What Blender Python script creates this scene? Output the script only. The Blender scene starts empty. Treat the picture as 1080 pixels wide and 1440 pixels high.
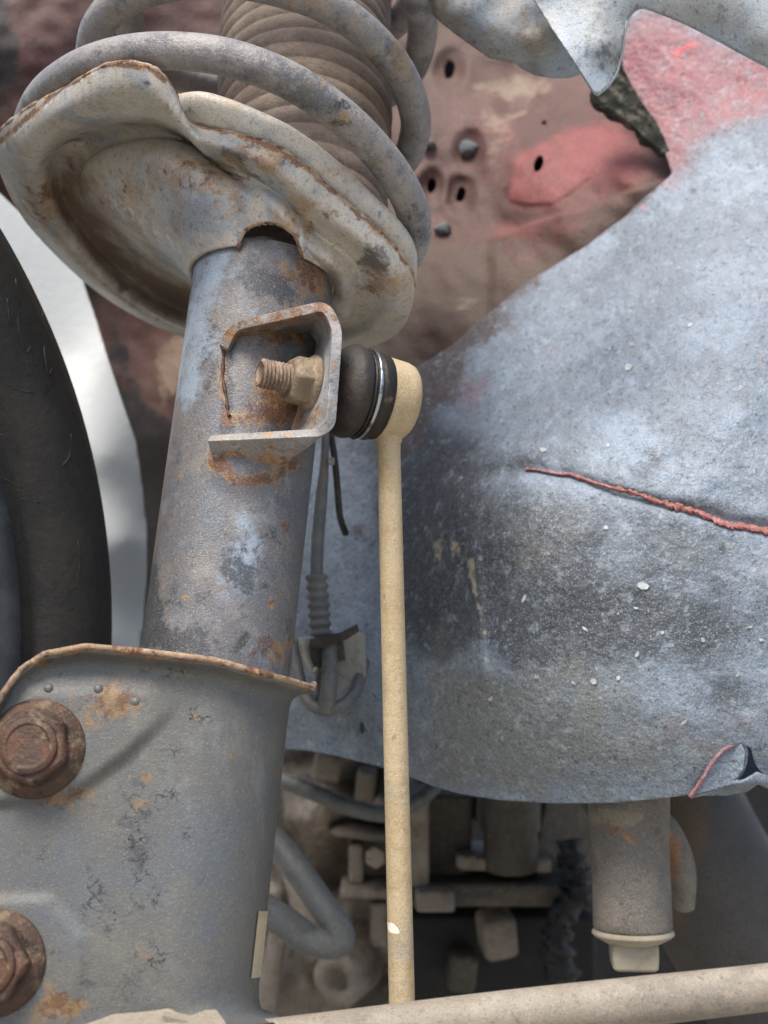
import bpy, math, random
import numpy as np
from mathutils import Vector, Matrix
random.seed(7); rng = np.random.default_rng(7)
R = math.radians
sc = bpy.context.scene
# ------------------------------------------------------------ camera
F = 1738.0                                   # focal length in photo pixels (1080 x 1440)
CZ = 0.62                                    # camera height above the ground
cd = bpy.data.cameras.new('camera'); cam = bpy.data.objects.new('camera', cd)
sc.collection.objects.link(cam); sc.camera = cam
cam.location = (0, 0, CZ); cam.rotation_euler = (R(90), 0, 0)
cd.sensor_fit = 'VERTICAL'; cd.sensor_height = 36; cd.lens = 36*F/1440
cd.clip_start = 0.02; cd.clip_end = 300
cd.dof.use_dof = True; cd.dof.focus_distance = 0.555; cd.dof.aperture_fstop = (cd.lens/1000)/0.0052
# ------------------------------------------------------------ world, sun, exposure
SUN_EL, SUN_AZ = R(66), R(212)               # azimuth clockwise from +Y
w = bpy.data.worlds.new('World'); sc.world = w; w.use_nodes = True
nt = w.node_tree; bg = nt.nodes['Background']
sky = nt.nodes.new('ShaderNodeTexSky'); sky.sky_type = 'NISHITA'; sky.sun_disc = False
sky.sun_elevation = SUN_EL; sky.sun_rotation = SUN_AZ
sky.dust_density = 4.0; sky.air_density = 1.0; sky.ozone_density = 0.8
nt.links.new(sky.outputs[0], bg.inputs[0]); bg.inputs[1].default_value = 0.085
sd = bpy.data.lights.new('sun', 'SUN'); sd.energy = 1.5; sd.angle = R(25); sd.color = (1, .95, .88)
so = bpy.data.objects.new('sun', sd); sc.collection.objects.link(so)
sv = Vector((math.sin(SUN_AZ)*math.cos(SUN_EL), math.cos(SUN_AZ)*math.cos(SUN_EL), math.sin(SUN_EL)))
so.rotation_euler = sv.to_track_quat('Z', 'Y').to_euler(); so.location = (0, -1, 3)
sc.view_settings.view_transform = 'Standard'; sc.view_settings.look = 'None'
sc.cycles.max_bounces = 5; sc.cycles.diffuse_bounces = 3; sc.cycles.glossy_bounces = 2
sc.view_settings.exposure = 1.36; sc.view_settings.gamma = 1

# ------------------------------------------------------------ helpers
V = np.array
def W(px, py, d): return V([(px-540)/F*d, d, (720-py)/F*d+CZ], float)
def ray(px, py): return V([(px-540)/F, 1.0, (720-py)/F], float)
CAM = V([0, 0, CZ], float)
def proj(P):
    P = np.asarray(P, float); return np.stack([540+P[..., 0]/P[..., 1]*F, 720-(P[..., 2]-CZ)/P[..., 1]*F], -1)
def nrm(a): a = V(a, float); return a/np.linalg.norm(a)
def smooth(a, b, x):
    t = np.clip((np.asarray(x, float)-a)/(b-a), 0, 1); return t*t*(3-2*t)
def hexc(s):
    c = [int(s[i:i+2], 16)/255 for i in (0, 2, 4)]
    return tuple((x/12.92 if x <= .04045 else ((x+.055)/1.055)**2.4) for x in c)+(1,)
def catmull(P, n, closed=False):
    P = np.asarray(P, float); m = len(P); out = []
    for i in range(m if closed else m-1):
        if closed: a, b, c, d = P[(i-1) % m], P[i], P[(i+1) % m], P[(i+2) % m]
        else: a, b, c, d = P[max(i-1, 0)], P[i], P[i+1], P[min(i+2, m-1)]
        for k in range(n):
            t = k/n
            out.append(.5*((2*b)+(-a+c)*t+(2*a-5*b+4*c-d)*t*t+(-a+3*b-3*c+d)*t**3))
    if not closed: out.append(P[-1])
    return V(out)
def tps(pts):
    P = V(pts, float); X = P[:, :2]/500; Z = P[:, 2]; n = len(P)
    def U(r2): return .5*r2*np.log(r2+1e-9)
    K = U(((X[:, None]-X[None])**2).sum(2))+np.eye(n)*1e-4
    Q = np.hstack([np.ones((n, 1)), X]); A = np.zeros((n+3, n+3)); A[:n, :n] = K; A[:n, n:] = Q; A[n:, :n] = Q.T
    s = np.linalg.solve(A, np.concatenate([Z, np.zeros(3)]))
    def f(x, y):
        x = np.asarray(x, float)/500; y = np.asarray(y, float)/500; r = s[n]+s[n+1]*x+s[n+2]*y
        for i in range(n): r = r+s[i]*U((x-X[i, 0])**2+(y-X[i, 1])**2)
        return r
    return f
def inside(poly, x, y):
    c = np.zeros(x.shape, bool); n = len(poly); j = n-1
    for i in range(n):
        xi, yi = poly[i]; xj, yj = poly[j]
        m = ((yi > y) != (yj > y)) & (x < (xj-xi)*(y-yi)/((yj-yi) or 1e-9)+xi)
        c ^= m; j = i
    return c
def nearest(poly, x, y):
    P = V(poly, float); Q = np.roll(P, -1, 0); D = Q-P; L = (D**2).sum(1)+1e-12
    v = np.stack([x, y], -1)[:, None]-P[None]
    t = np.clip((v*D).sum(2)/L, 0, 1); C = P[None]+t[..., None]*D
    d = ((np.stack([x, y], -1)[:, None]-C)**2).sum(2); k = d.argmin(1); i = np.arange(len(x))
    return C[i, k], np.sqrt(d[i, k])
def ell(cx, cy, a, b, ang=0, n=20):
    t = np.arange(n)*2*np.pi/n; c, s = math.cos(R(ang)), math.sin(R(ang))
    return [(cx+a*math.cos(q)*c-b*math.sin(q)*s, cy+a*math.cos(q)*s+b*math.sin(q)*c) for q in t]

# ---- scene graph
def setp(o, label=None, cat=None, group=None, kind=None):
    for k, v in (('label', label), ('category', cat), ('group', group), ('kind', kind)):
        if v: o[k] = v
    return o
def thing(name, loc, label, cat, group=None):
    o = bpy.data.objects.new(name, None); sc.collection.objects.link(o); o.location = Vector(loc); o.empty_display_size = .01
    return setp(o, label, cat, group)
def wloc(o):
    l = V([0, 0, 0], float)
    while o is not None: l = l+V(o.location); o = o.parent
    return l
def mk(name, geo, mat, parent=None, smooth_=True, solid=0, bevel=0, label=None, kind=None, origin=None, flip=False, seg=2, off=-1):
    vs, fs = geo[0], geo[1]
    vs = np.asarray(vs, float).reshape(-1, 3)
    if origin is None: origin = vs.mean(0)
    base = wloc(parent) if parent is not None else V([0, 0, 0])
    me = bpy.data.meshes.new(name)
    if flip: fs = [tuple(reversed(f)) for f in fs]
    me.from_pydata((vs-origin).tolist(), [], [tuple(int(i) for i in f) for f in fs]); me.update()
    if smooth_: me.polygons.foreach_set('use_smooth', [True]*len(me.polygons))
    o = bpy.data.objects.new(name, me); sc.collection.objects.link(o)
    if parent is not None: o.parent = parent
    o.location = Vector(origin-base)
    me.materials.append(mat); o['_w'] = 0
    del o['_w']
    if solid:
        m = o.modifiers.new('thickness', 'SOLIDIFY'); m.thickness = abs(solid); m.offset = off; m.use_even_offset = False
    if bevel:
        m = o.modifiers.new('bevel', 'BEVEL'); m.width = bevel; m.segments = seg; m.limit_method = 'ANGLE'; m.angle_limit = R(35)
        try: m.harden_normals = False
        except Exception: pass
    if bevel and smooth_:
        m = o.modifiers.new('wn', 'WEIGHTED_NORMAL'); m.keep_sharp = True
    if label: o['label'] = label
    if kind: o['kind'] = kind
    return o
def wv(o):
    me = o.data; a = np.zeros(len(me.vertices)*3); me.vertices.foreach_get('co', a)
    return a.reshape(-1, 3)+wloc(o)
def paint(o, name, blobs):
    """marks (rust, paint, stains) and some painted-in shade and highlights at their places"""
    q = proj(wv(o)); x, y = q[:, 0], q[:, 1]; v = np.zeros(len(x))
    for b in blobs:
        if b[0] == 'b':
            _, cx, cy, rx, ry, s = b[:6]; an = R(b[6]) if len(b) > 6 else 0
            dx, dy = x-cx, y-cy; u = (dx*math.cos(an)+dy*math.sin(an))/rx; t = (-dx*math.sin(an)+dy*math.cos(an))/ry
            v = v+s*np.exp(-(u*u+t*t)**1.3)
        elif b[0] == 'l':
            _, pts, wd, s = b
            P = V(pts, float); D = P[1:]-P[:-1]; L = (D**2).sum(1)+1e-9
            vv = np.stack([x, y], -1)[:, None]-P[None, :-1]; t = np.clip((vv*D).sum(2)/L, 0, 1)
            d = np.sqrt(((np.stack([x, y], -1)[:, None]-(P[None, :-1]+t[..., None]*D))**2).sum(2)).min(1)
            v = np.maximum(v, s*np.exp(-(d/wd)**2))
        elif b[0] == 'p':
            _, poly, wd, s = b
            C, d = nearest(poly, x, y); ins = inside(poly, x, y); v = v+s*smooth(-wd, wd, np.where(ins, d, -d))
    a = o.data.attributes.new(name, 'FLOAT', 'POINT'); a.data.foreach_set('value', v.astype(np.float32))
def sheet(poly, dfun, step=5, holes=(), disp=None):
    P = V(poly, float); x0, y0 = P.min(0)-step; x1, y1 = P.max(0)+step
    nx, ny = int((x1-x0)/step)+2, int((y1-y0)/step)+2
    X, Y = np.meshgrid(x0+np.arange(nx)*step, y0+np.arange(ny)*step); X = X.ravel(); Y = Y.ravel()
    ins = inside(poly, X, Y)
    for h in holes: ins &= ~inside(h, X, Y)
    I = ins.reshape(ny, nx); keep = I[:-1, :-1] | I[1:, :-1] | I[:-1, 1:] | I[1:, 1:]
    used = np.zeros((ny, nx), bool)
    for a in (0, 1):
        for b in (0, 1): used[a:ny-1+a, b:nx-1+b] |= keep
    out = np.where(used.ravel() & ~ins)[0]
    if len(out):
        best, bd = nearest(poly, X[out], Y[out])
        for h in holes:
            c, d = nearest(h, X[out], Y[out]); m = d < bd; best[m] = c[m]; bd = np.minimum(bd, d)
        X[out] = best[:, 0]; Y[out] = best[:, 1]
    idx = -np.ones(nx*ny, int); u = np.where(used.ravel())[0]; idx[u] = np.arange(len(u))
    x, y = X[u], Y[u]; d = dfun(x, y)
    if disp is not None: d = d+disp(x, y)
    vs = np.stack([(x-540)/F*d, d, (720-y)/F*d+CZ], 1)
    J, K = np.where(keep); a = J*nx+K
    fs = np.stack([idx[a], idx[a+nx], idx[a+nx+1], idx[a+1]], 1)
    # weld vertices that were snapped to the same place, drop slivers
    key = {}; rm = np.arange(len(x)); g_ = step*.3
    snapped = np.zeros(nx*ny, bool); snapped[out] = True
    for i in np.where(snapped[u])[0]:
        k = (round(x[i]/g_), round(y[i]/g_)); rm[i] = key.setdefault(k, i)
    fs = rm[fs]; F_ = []
    for f in fs.tolist():
        h_ = []
        for i in f:
            if i not in h_: h_.append(i)
        if len(h_) < 3: continue
        ar = 0
        for i in range(len(h_)):
            p_, q_ = h_[i], h_[(i+1) % len(h_)]; ar += x[p_]*y[q_]-x[q_]*y[p_]
        if abs(ar)*.5 < step*step*.02: continue
        F_.append(h_)
    us_ = sorted({i for f in F_ for i in f}); mp = {j: i for i, j in enumerate(us_)}
    return vs[us_], [tuple(mp[i] for i in f) for f in F_]
def lathe(o, ax, prof, seg=48, up=(0, 0, 1), closed_ends=True, a0=0, a1=360, fn=None):
    ax = nrm(ax); u = V(up, float); u = nrm(u-ax*u.dot(ax)); r = np.cross(ax, u); o = V(o, float)
    full = abs(a1-a0) >= 360; n = seg if full else seg+1
    vs = []; fs = []
    for s, rad in prof:
        for k in range(n):
            t = R(a0+(a1-a0)*k/seg); rr = rad+(fn(s, t) if fn else 0)
            vs.append(o+ax*s+(u*math.cos(t)+r*math.sin(t))*rr)
    m = len(prof)
    for i in range(m-1):
        for k in range(seg):
            k2 = (k+1) % n; fs.append((i*n+k, i*n+k2, (i+1)*n+k2, (i+1)*n+k))
    if closed_ends and full:
        fs.append(tuple(range(n))[::-1]); fs.append(tuple((m-1)*n+k for k in range(n)))
    return V(vs), [tuple(reversed(f)) for f in fs]
def dense(prof, step):
    out = []
    for (a, b), (c, d) in zip(prof[:-1], prof[1:]):
        n = max(1, int(math.hypot(c-a, d-b)/step))
        out += [(a+(c-a)*k/n, b+(d-b)*k/n) for k in range(n)]
    return out+[prof[-1]]
def sweep(P, rad, seg=20, flat=1.0, caps=True, n=8, smooth_path=True, jig=None):
    P = V(P, float)
    if np.isscalar(rad): rad = [rad]*len(P)
    PR = np.hstack([P, V(rad, float)[:, None]])
    if smooth_path: PR = catmull(PR, n)
    P = PR[:, :3]; rr = PR[:, 3]
    T = np.gradient(P, axis=0); T /= np.linalg.norm(T, axis=1)[:, None]
    u = np.cross(T[0], [0, 0, 1.0]);
    if np.linalg.norm(u) < .1: u = np.cross(T[0], [1.0, 0, 0])
    u = nrm(u); vs = []; fs = []
    for i in range(len(P)):
        u = nrm(u-T[i]*u.dot(T[i])); v = np.cross(T[i], u)
        for k in range(seg):
            t = 2*math.pi*k/seg; q = rr[i]*(1+(jig(i, t) if jig else 0))
            vs.append(P[i]+(u*math.cos(t)*flat+v*math.sin(t))*q)
    m = len(P)
    for i in range(m-1):
        for k in range(seg):
            k2 = (k+1) % seg; fs.append((i*seg+k, i*seg+k2, (i+1)*seg+k2, (i+1)*seg+k))
    if caps: fs.append(tuple(range(seg))[::-1]); fs.append(tuple((m-1)*seg+k for k in range(seg)))
    return V(vs), fs
def gridgeo(G, closed=False):
    G = V(G, float); a, b = G.shape[:2]; vs = G.reshape(-1, 3); fs = []
    for i in range(a-1 if not closed else a):
        for j in range(b-1):
            i2 = (i+1) % a; fs.append((i*b+j, i*b+j+1, i2*b+j+1, i2*b+j))
    return vs, fs
def box(c, size, rot=(0, 0, 0)):
    M = Matrix.Rotation(R(rot[2]), 3, 'Z') @ Matrix.Rotation(R(rot[1]), 3, 'Y') @ Matrix.Rotation(R(rot[0]), 3, 'X'); M = V(M)
    vs = V([(x, y, z) for x in (-.5, .5) for y in (-.5, .5) for z in (-.5, .5)])*V(size)
    fs = [(0, 1, 3, 2), (4, 6, 7, 5), (0, 4, 5, 1), (2, 3, 7, 6), (0, 2, 6, 4), (1, 5, 7, 3)]
    return vs@M.T+V(c), fs
def pbox(x0, y0, x1, y1, d, depth, rot=(0, 0, 0)):
    """box whose front face fills that part of the view at distance d"""
    a, b = W(x0, y0, d), W(x1, y1, d); c = (a+b)/2; c[1] += depth/2
    return box(c, (abs(b[0]-a[0]), depth, abs(a[2]-b[2])), rot)
def hexhead(o, ax, r, h, up=(0, 0, 1), ch=.12, n=6, rot=0):
    prof = [(0, r), (h*(1-ch*1.2), r), (h, r*(1-ch)), ]
    return lathe(o, ax, prof, n, up, a0=rot, a1=360+rot)
def merge(*gs):
    vs = []; fs = []; k = 0
    for v, f in gs:
        vs.append(V(v)); fs += [tuple(int(i)+k for i in q) for q in f]; k += len(v)
    return np.vstack(vs), fs

# ------------------------------------------------------------ materials
def L(col, scale, lo, hi, attr=None, gain=1.0, bias=0.0, det=5, nr=.70, amt=1.0, ridge=False, rough=None, st=(1, 1, 1), dist=0.0, add=True, metal=None):
    return dict(col=col, scale=scale, lo=lo, hi=hi, attr=attr, gain=gain, bias=bias, det=det, nr=nr, amt=amt, ridge=ridge, rough=rough, st=st, dist=dist, metal=metal)
MC = [0]
def material(name, base, layers=(), rough=.6, metal=0.0, bumps=(), spec=.5, vary=None, coat=0):
    m = bpy.data.materials.new(name); m.use_nodes = True; t = m.node_tree; N = t.nodes; K = t.links
    b = N['Principled BSDF']; b.inputs['Specular IOR Level'].default_value = spec
    if coat: b.inputs['Coat Weight'].default_value = coat; b.inputs['Coat Roughness'].default_value = .3
    tc = N.new('ShaderNodeTexCoord'); MC[0] += 1
    def noise(scale, det, nr, st=(1, 1, 1), dist=0, seed=0):
        mp = N.new('ShaderNodeMapping'); mp.inputs['Scale'].default_value = st
        mp.inputs['Location'].default_value = (MC[0]*.37+seed*.11, seed*.23, MC[0]*.19)
        K.new(tc.outputs['Object'], mp.inputs[0])
        n = N.new('ShaderNodeTexNoise'); n.inputs['Scale'].default_value = scale; n.inputs['Detail'].default_value = det
        n.inputs['Roughness'].default_value = nr; n.inputs['Distortion'].default_value = dist
        K.new(mp.outputs[0], n.inputs['Vector']); return n.outputs['Fac']
    def math_(op, a, c=None, cl=False):
        n = N.new('ShaderNodeMath'); n.operation = op; n.use_clamp = cl
        for i, x in enumerate((a, c)):
            if x is None: continue
            if hasattr(x, 'links'): K.new(x, n.inputs[i])
            else: n.inputs[i].default_value = x
        return n.outputs[0]
    col = N.new('ShaderNodeRGB'); col.outputs[0].default_value = hexc(base); cur = col.outputs[0]
    rg = N.new('ShaderNodeValue'); rg.outputs[0].default_value = rough; curr = rg.outputs[0]
    mt = N.new('ShaderNodeValue'); mt.outputs[0].default_value = metal; curm = mt.outputs[0]
    for i, l in enumerate(layers):
        v = noise(l['scale'], l['det'], l['nr'], l['st'], l['dist'], i+1)
        at = None
        if l['attr']:
            a = N.new('ShaderNodeAttribute'); a.attribute_name = l['attr']; at = a.outputs['Fac']
        mr = N.new('ShaderNodeMapRange'); mr.interpolation_type = 'SMOOTHSTEP'
        wd_ = .025 if l['attr'] else 0.01
        mr.inputs['From Min'].default_value = l['lo']-wd_*.6; mr.inputs['From Max'].default_value = l['hi']+wd_*1.6
        if l['ridge']:
            v = math_('ABSOLUTE', math_('SUBTRACT', v, .5)); K.new(v, mr.inputs['Value'])
            mr.inputs['From Min'].default_value = 0; mr.inputs['From Max'].default_value = l['hi']
            mask = math_('SUBTRACT', 1.0, mr.outputs[0])
            if at: mask = math_('MULTIPLY', mask, math_('MULTIPLY', at, l['gain'], True), True)
        else:
            if at: v = math_('ADD', v, math_('MULTIPLY', at, l['gain']))
            if l['bias']: v = math_('ADD', v, l['bias'])
            K.new(v, mr.inputs['Value']); mask = mr.outputs[0]
        if l['amt'] != 1: mask = math_('MULTIPLY', mask, l['amt'])
        mx = N.new('ShaderNodeMix'); mx.data_type = 'RGBA'; K.new(mask, mx.inputs[0]); K.new(cur, mx.inputs[6]); mx.inputs[7].default_value = hexc(l['col']); cur = mx.outputs[2]
        for key, which in (('rough', 0), ('metal', 1)):
            if l[key] is not None:
                mm = N.new('ShaderNodeMix'); mm.data_type = 'FLOAT'; K.new(mask, mm.inputs[0])
                K.new(curr if which == 0 else curm, mm.inputs[2]); mm.inputs[3].default_value = l[key]
                if which == 0: curr = mm.outputs[0]
                else: curm = mm.outputs[0]
    K.new(cur, b.inputs['Base Color']); K.new(curr, b.inputs['Roughness']); K.new(curm, b.inputs['Metallic'])
    prev = None
    for i, (s, dt, h) in enumerate(bumps):
        n = noise(s, dt, .6, seed=30+i); bp = N.new('ShaderNodeBump'); bp.inputs['Distance'].default_value = h; bp.inputs['Strength'].default_value = 1
        K.new(n, bp.inputs['Height'])
        if prev: K.new(prev, bp.inputs['Normal'])
        prev = bp.outputs[0]
    if prev: K.new(prev, b.inputs['Normal'])
    return m
FB = ((1400, 3, .00025), (380, 4, .00018))      # fine grit, soft dents
def grit(amt=.35, dark='4a4743', light='b9b0a0'):
    return [L(dark, 1000, .52, .66, amt=min(1, amt*1.3), det=3), L(light, 1250, .53, .66, amt=min(1, amt*1.1), det=3), L(dark, 320, .59, .66, amt=min(1, amt*1.4), det=3)]
M = {}
M['tube'] = material('dusty_steel', '68676a', [
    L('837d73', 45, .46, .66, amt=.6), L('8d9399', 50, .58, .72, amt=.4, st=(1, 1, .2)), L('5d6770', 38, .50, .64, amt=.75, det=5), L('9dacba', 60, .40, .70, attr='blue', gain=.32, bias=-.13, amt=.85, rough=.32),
    L('3c4046', 90, .60, .68, attr='dark', gain=.30, amt=.85, det=5), L('9b7b55', 110, .63, .72, attr='rust', gain=.25, amt=.8, det=5),
    L('5f3823', 160, .66, .76, attr='rust', gain=.25, amt=.8, det=5)]+grit(.35), rough=.45, metal=.18, bumps=FB)
M['sleeve'] = material('dull_grey_steel', '5e5f5d', [
    L('6c6658', 16, .46, .72, amt=.55), L('50524f', 12, .50, .72, amt=.6),
    L('74726a', 40, .47, .67, amt=.5), L('858b90', 40, .58, .72, amt=.35, st=(1, 1, .25)), L('565e67', 26, .46, .66, amt=.6, attr='blue', gain=.12), L('3c4046', 120, .64, .72, attr='dark', gain=.24, amt=.75, det=5),
    L('8a6c44', 130, .66, .76, attr='rust', gain=.28, amt=.75, det=5), L('5c3a24', 220, .70, .78, attr='rust', gain=.28, amt=.75),
    L('1b1e22', 90, 0, .022, attr='crack', gain=1.6, ridge=True, det=5, nr=.6)]+grit(.16), rough=.48, metal=.15, bumps=FB)
M['seat'] = material('weathered_seat_steel', 'c0bbb0', [
    L('d2c9b8', 30, .40, .60, amt=.7), L('8f9aa6', 34, .48, .66, attr='blue', gain=.16, amt=.8, det=5),
    L('4d5055', 70, .62, .68, attr='dark', gain=.22, amt=.85, det=12), L('b3926a', 75, .55, .68, attr='rust', gain=.17, amt=.7, det=6), L('c3cdd8', 55, .56, .68, attr='bare', gain=.12, amt=.6, det=6),
    L('7f6858', 70, .44, .74, attr='brown', gain=.30, bias=-.08, amt=.8, det=5), L('74462a', 170, .68, .76, attr='rust', gain=.2, amt=.8, det=5),
    L('e0ded8', 200, .55, .68, attr='bare', gain=.4, bias=-.2, amt=.8)]+grit(.3), rough=.5, metal=.15, bumps=FB)
M['bracket'] = material('worn_bracket_steel', '8e8c8a', [L('a39c90', 70, .44, .64, amt=.7), L('747a82', 60, .50, .66, amt=.6), L('66523f', 60, .5, .70, attr='brown', gain=.3, bias=-.08, amt=.8),
    L('a57f58', 110, .54, .66, attr='rust', gain=.2, amt=.85), L('6d4630', 200, .60, .70, attr='rust', gain=.2, amt=.8), L('bcc3ca', 80, .52, .68, attr='blue', gain=.15, amt=.6)]+grit(.4), rough=.55, metal=.15, bumps=((1100, 4, .0004), (300, 3, .0004)))
M['rustedge'] = material('rusty_edge', '9c846c', [L('b8ab98', 50, .46, .6, amt=.7), L('4a3c34', 70, .54, .64, amt=.8), L('6e4128', 160, .48, .62, det=5), L('c9a97a', 240, .56, .66, det=8), L('3a3432', 200, .62, .68, det=5)], rough=.85, bumps=((900, 6, .0007),))
M['rustdark'] = material('old_rusty_bolt_steel', '54443a', [L('64483a', 110, .46, .6, det=5), L('948268', 80, .54, .66, det=5, amt=.7), L('2b1f1a', 150, .55, .66, det=5), L('8a4d30', 400, .66, .74)], rough=.6, metal=.3, bumps=((900, 6, .0006), (250, 4, .0008)))
M['spring'] = material('weathered_spring_steel', '8b8887', [
    L('a3a09b', 60, .44, .6, amt=.6), L('54585f', 55, .52, .62, amt=.75, attr='dark', gain=.15, det=5), L('a08560', 90, .60, .70, attr='rust', gain=.22, amt=.75, det=5),
    L('2f3135', 130, .66, .71, attr='dark', gain=.2, amt=.85, det=12)]+grit(.3), rough=.5, metal=.15, bumps=((1400, 3, .0003), (260, 6, .0009)))
M['boot'] = material('dusty_rubber_bellows', '65574b', [L('807264', 50, .45, .65, amt=.8), L('3a312b', 260, .55, .7, amt=.5, st=(1, 1, 4))]+grit(.3, '2c2622', '8a7d6a'), rough=.75, bumps=((900, 4, .0004), (120, 3, .0006)))
M['wall'] = material('stone_chip_undercoat', '75818e', [
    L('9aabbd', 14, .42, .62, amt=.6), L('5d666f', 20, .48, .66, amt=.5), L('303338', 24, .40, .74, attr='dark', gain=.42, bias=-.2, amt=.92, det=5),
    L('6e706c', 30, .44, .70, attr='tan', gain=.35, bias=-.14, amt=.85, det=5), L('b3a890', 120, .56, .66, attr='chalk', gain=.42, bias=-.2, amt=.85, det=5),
    L('4c3a33', 24, .48, .62, attr='brown', gain=.5, bias=-.25, amt=.9, det=5),
    L('8f5c5f', 22, .40, .84, attr='red', gain=.50, bias=-.2, amt=.9, det=3), L('a8474b', 140, .50, .74, attr='red', gain=.26, bias=-.22, amt=.4, det=5), L('d85a5c', 190, .52, .66, attr='scuff', gain=.45, bias=-.3, amt=.8, det=8),
    L('5d666e', 110, .48, .62, amt=.35), L('aab4bd', 150, .54, .66, amt=.4), L('54494b', 45, .60, .68, amt=.35), L('25282c', 210, .68, .74, det=3), L('dfe6ea', 330, .75, .78, det=2, amt=.9), L('5b4a50', 60, .66, .72, amt=.5, st=(3, 1, .8))]+grit(.5, '3e444a', 'b0b8be'),
    rough=.5, spec=.5, bumps=((1300, 2, .0003), (300, 3, .0010), (110, 2, .0007)))
M['tower'] = material('faded_red_primer', '50342e', [
    L('64483f', 14, .42, .62, amt=.7), L('804442', 20, .40, .72, attr='red', gain=.5, bias=-.26, amt=.85, det=5), L('984e50', 90, .50, .70, attr='red', gain=.3, bias=-.2, amt=.5, det=5),
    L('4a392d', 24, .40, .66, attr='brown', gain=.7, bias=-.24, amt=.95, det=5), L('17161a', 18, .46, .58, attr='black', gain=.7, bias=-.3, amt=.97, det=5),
    L('8c7a68', 30, .50, .62, attr='tan', gain=.4, bias=-.22, amt=.8), L('2a2220', 200, .72, .76, det=3)]+grit(.35, '40322d', '9a857a'), rough=.6, bumps=((1000, 4, .0006), (120, 3, .001)))
M['link'] = material('dust_coated_link', 'b8a685', [L('a5906b', 60, .45, .62, amt=.6), L('8f8f86', 25, .55, .68, amt=.6), L('8a7556', 1300, .54, .66, amt=.5, det=2), L('d2c6a8', 1100, .55, .68, amt=.45, det=2), L('6b5840', 180, .60, .68, amt=.5),
    L('a8814e', 60, .54, .74, attr='rust', gain=.2, bias=-.05, amt=.5), L('ece6d4', 60, .3, .5, attr='chip', gain=1, bias=-.6)], rough=.75, bumps=((1500, 3, .00035), (300, 3, .0004)))
M['nut'] = material('dirt_crusted_nut', '80705d', [L('9c8c74', 150, .46, .6, det=8), L('5d4836', 180, .55, .66, det=5, amt=.8), L('9a6a4a', 250, .62, .7, amt=.7)], rough=.75, metal=.15, bumps=((1000, 6, .0006),))
M['thread'] = material('rusty_thread', '84705f', [L('a59382', 200, .46, .6), L('5a3c30', 260, .55, .66)], rough=.7, metal=.2, bumps=((1200, 4, .0004),))
M['rubber'] = material('black_boot_rubber', '2a2523', [L('43382f', 60, .45, .65, amt=.8), L('54483d', 300, .62, .72, amt=.4)], rough=.62, bumps=((700, 4, .0003), (120, 2, .0006)))
M['chrome'] = material('steel_clamp_ring', 'b0b2b6', [L('3a3a3e', 120, .50, .60, amt=.8, rough=.6)], rough=.28, metal=1.0)
M['ringdark'] = material('dirty_steel_band', '35312e', [L('7b6a50', 200, .56, .66, amt=.7)], rough=.45, metal=.5, bumps=((900, 4, .0003),))
M['tyre'] = material('tyre_rubber', '2a2927', [L('393632', 40, .45, .65, amt=.7), L('1d1c1c', 16, .48, .62, amt=.6)]+grit(.25, '161615', '504c46'), rough=.62, bumps=((1500, 3, .0002), (160, 3, .0006)))
M['rim'] = material('black_rim_metal', '2d3236', [L('484d50', 30, .45, .65, amt=.6)], rough=.5, bumps=FB)
M['pale'] = material('pale_grey_paint', 'b6bbbb', [L('b4babb', 18, .45, .65, amt=.6), L('9da6aa', 12, .58, .72, amt=.4, st=(1, 1, 3)), L('9a9486', 300, .68, .76, amt=.35)], rough=.5, bumps=((200, 3, .0003),))
M['plate'] = material('weathered_pale_panel', 'a9b0b4', [L('8d8f8c', 22, .44, .62, amt=.7), L('837a6c', 30, .46, .70, attr='tan', gain=.4, bias=-.15, amt=.9), L('7d8791', 60, .52, .68, amt=.5, det=5), L('8fa3b6', 40, .44, .66, amt=.7), L('4c535c', 120, .58, .70, attr='dark', gain=.12, amt=.8, det=6), L('3f4247', 260, .62, .68, amt=.6, det=4), L('6d5138', 180, .66, .74, attr='tan', gain=.1, amt=.7)]+grit(.3), rough=.5, bumps=((1300, 3, .0002), (200, 3, .0004)))
M['foam'] = material('old_sealing_strip', '2c2f28', [L('6b675a', 120, .48, .6, det=8), L('15171a', 200, .52, .62), L('8a8778', 300, .64, .7)], rough=.9, bumps=((500, 5, .0008),))
M['cable'] = material('dusty_cable', '65696a', [L('827c70', 80, .45, .65, amt=.7), L('3d4144', 90, .58, .7, amt=.6)], rough=.7, bumps=((900, 3, .0003),))
M['cabledark'] = material('dark_clip_plastic', '2b2623', [L('4d4238', 120, .5, .65, amt=.8)], rough=.6, bumps=((600, 3, .0004),))
M['clip'] = material('pale_clip_bracket', '9a9c93', [L('7a776c', 60, .5, .65, amt=.7), L('4a4a48', 110, .6, .7, amt=.7)], rough=.6, bumps=FB)
M['cast'] = material('grimy_casting', '7d7468', [L('9c9284', 22, .44, .60, amt=.8), L('54493d', 30, .50, .64, amt=.85, det=5), L('2c2824', 45, .58, .68, amt=.85, attr='dark', gain=.4), L('7a7d80', 30, .58, .7, amt=.5), L('a05a50', 25, .66, .74, amt=.4, attr='red', gain=.4)]+grit(.4), rough=.8, bumps=((500, 5, .001), (60, 2, .002)))
M['castdark'] = material('oily_dark_casting', '39342d', [L('574e42', 26, .46, .62, amt=.8), L('1d1b1a', 30, .50, .64, amt=.85, det=5), L('7b7263', 60, .62, .70, amt=.5)]+grit(.3), rough=.5, bumps=((500, 5, .001), (90, 3, .003)))
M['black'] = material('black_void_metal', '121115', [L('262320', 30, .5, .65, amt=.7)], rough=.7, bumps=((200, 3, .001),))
M['oil'] = material('oil_wet_hose', '101418', [L('2a3238', 100, .52, .62)], rough=.12, bumps=((260, 3, .004),))
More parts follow.
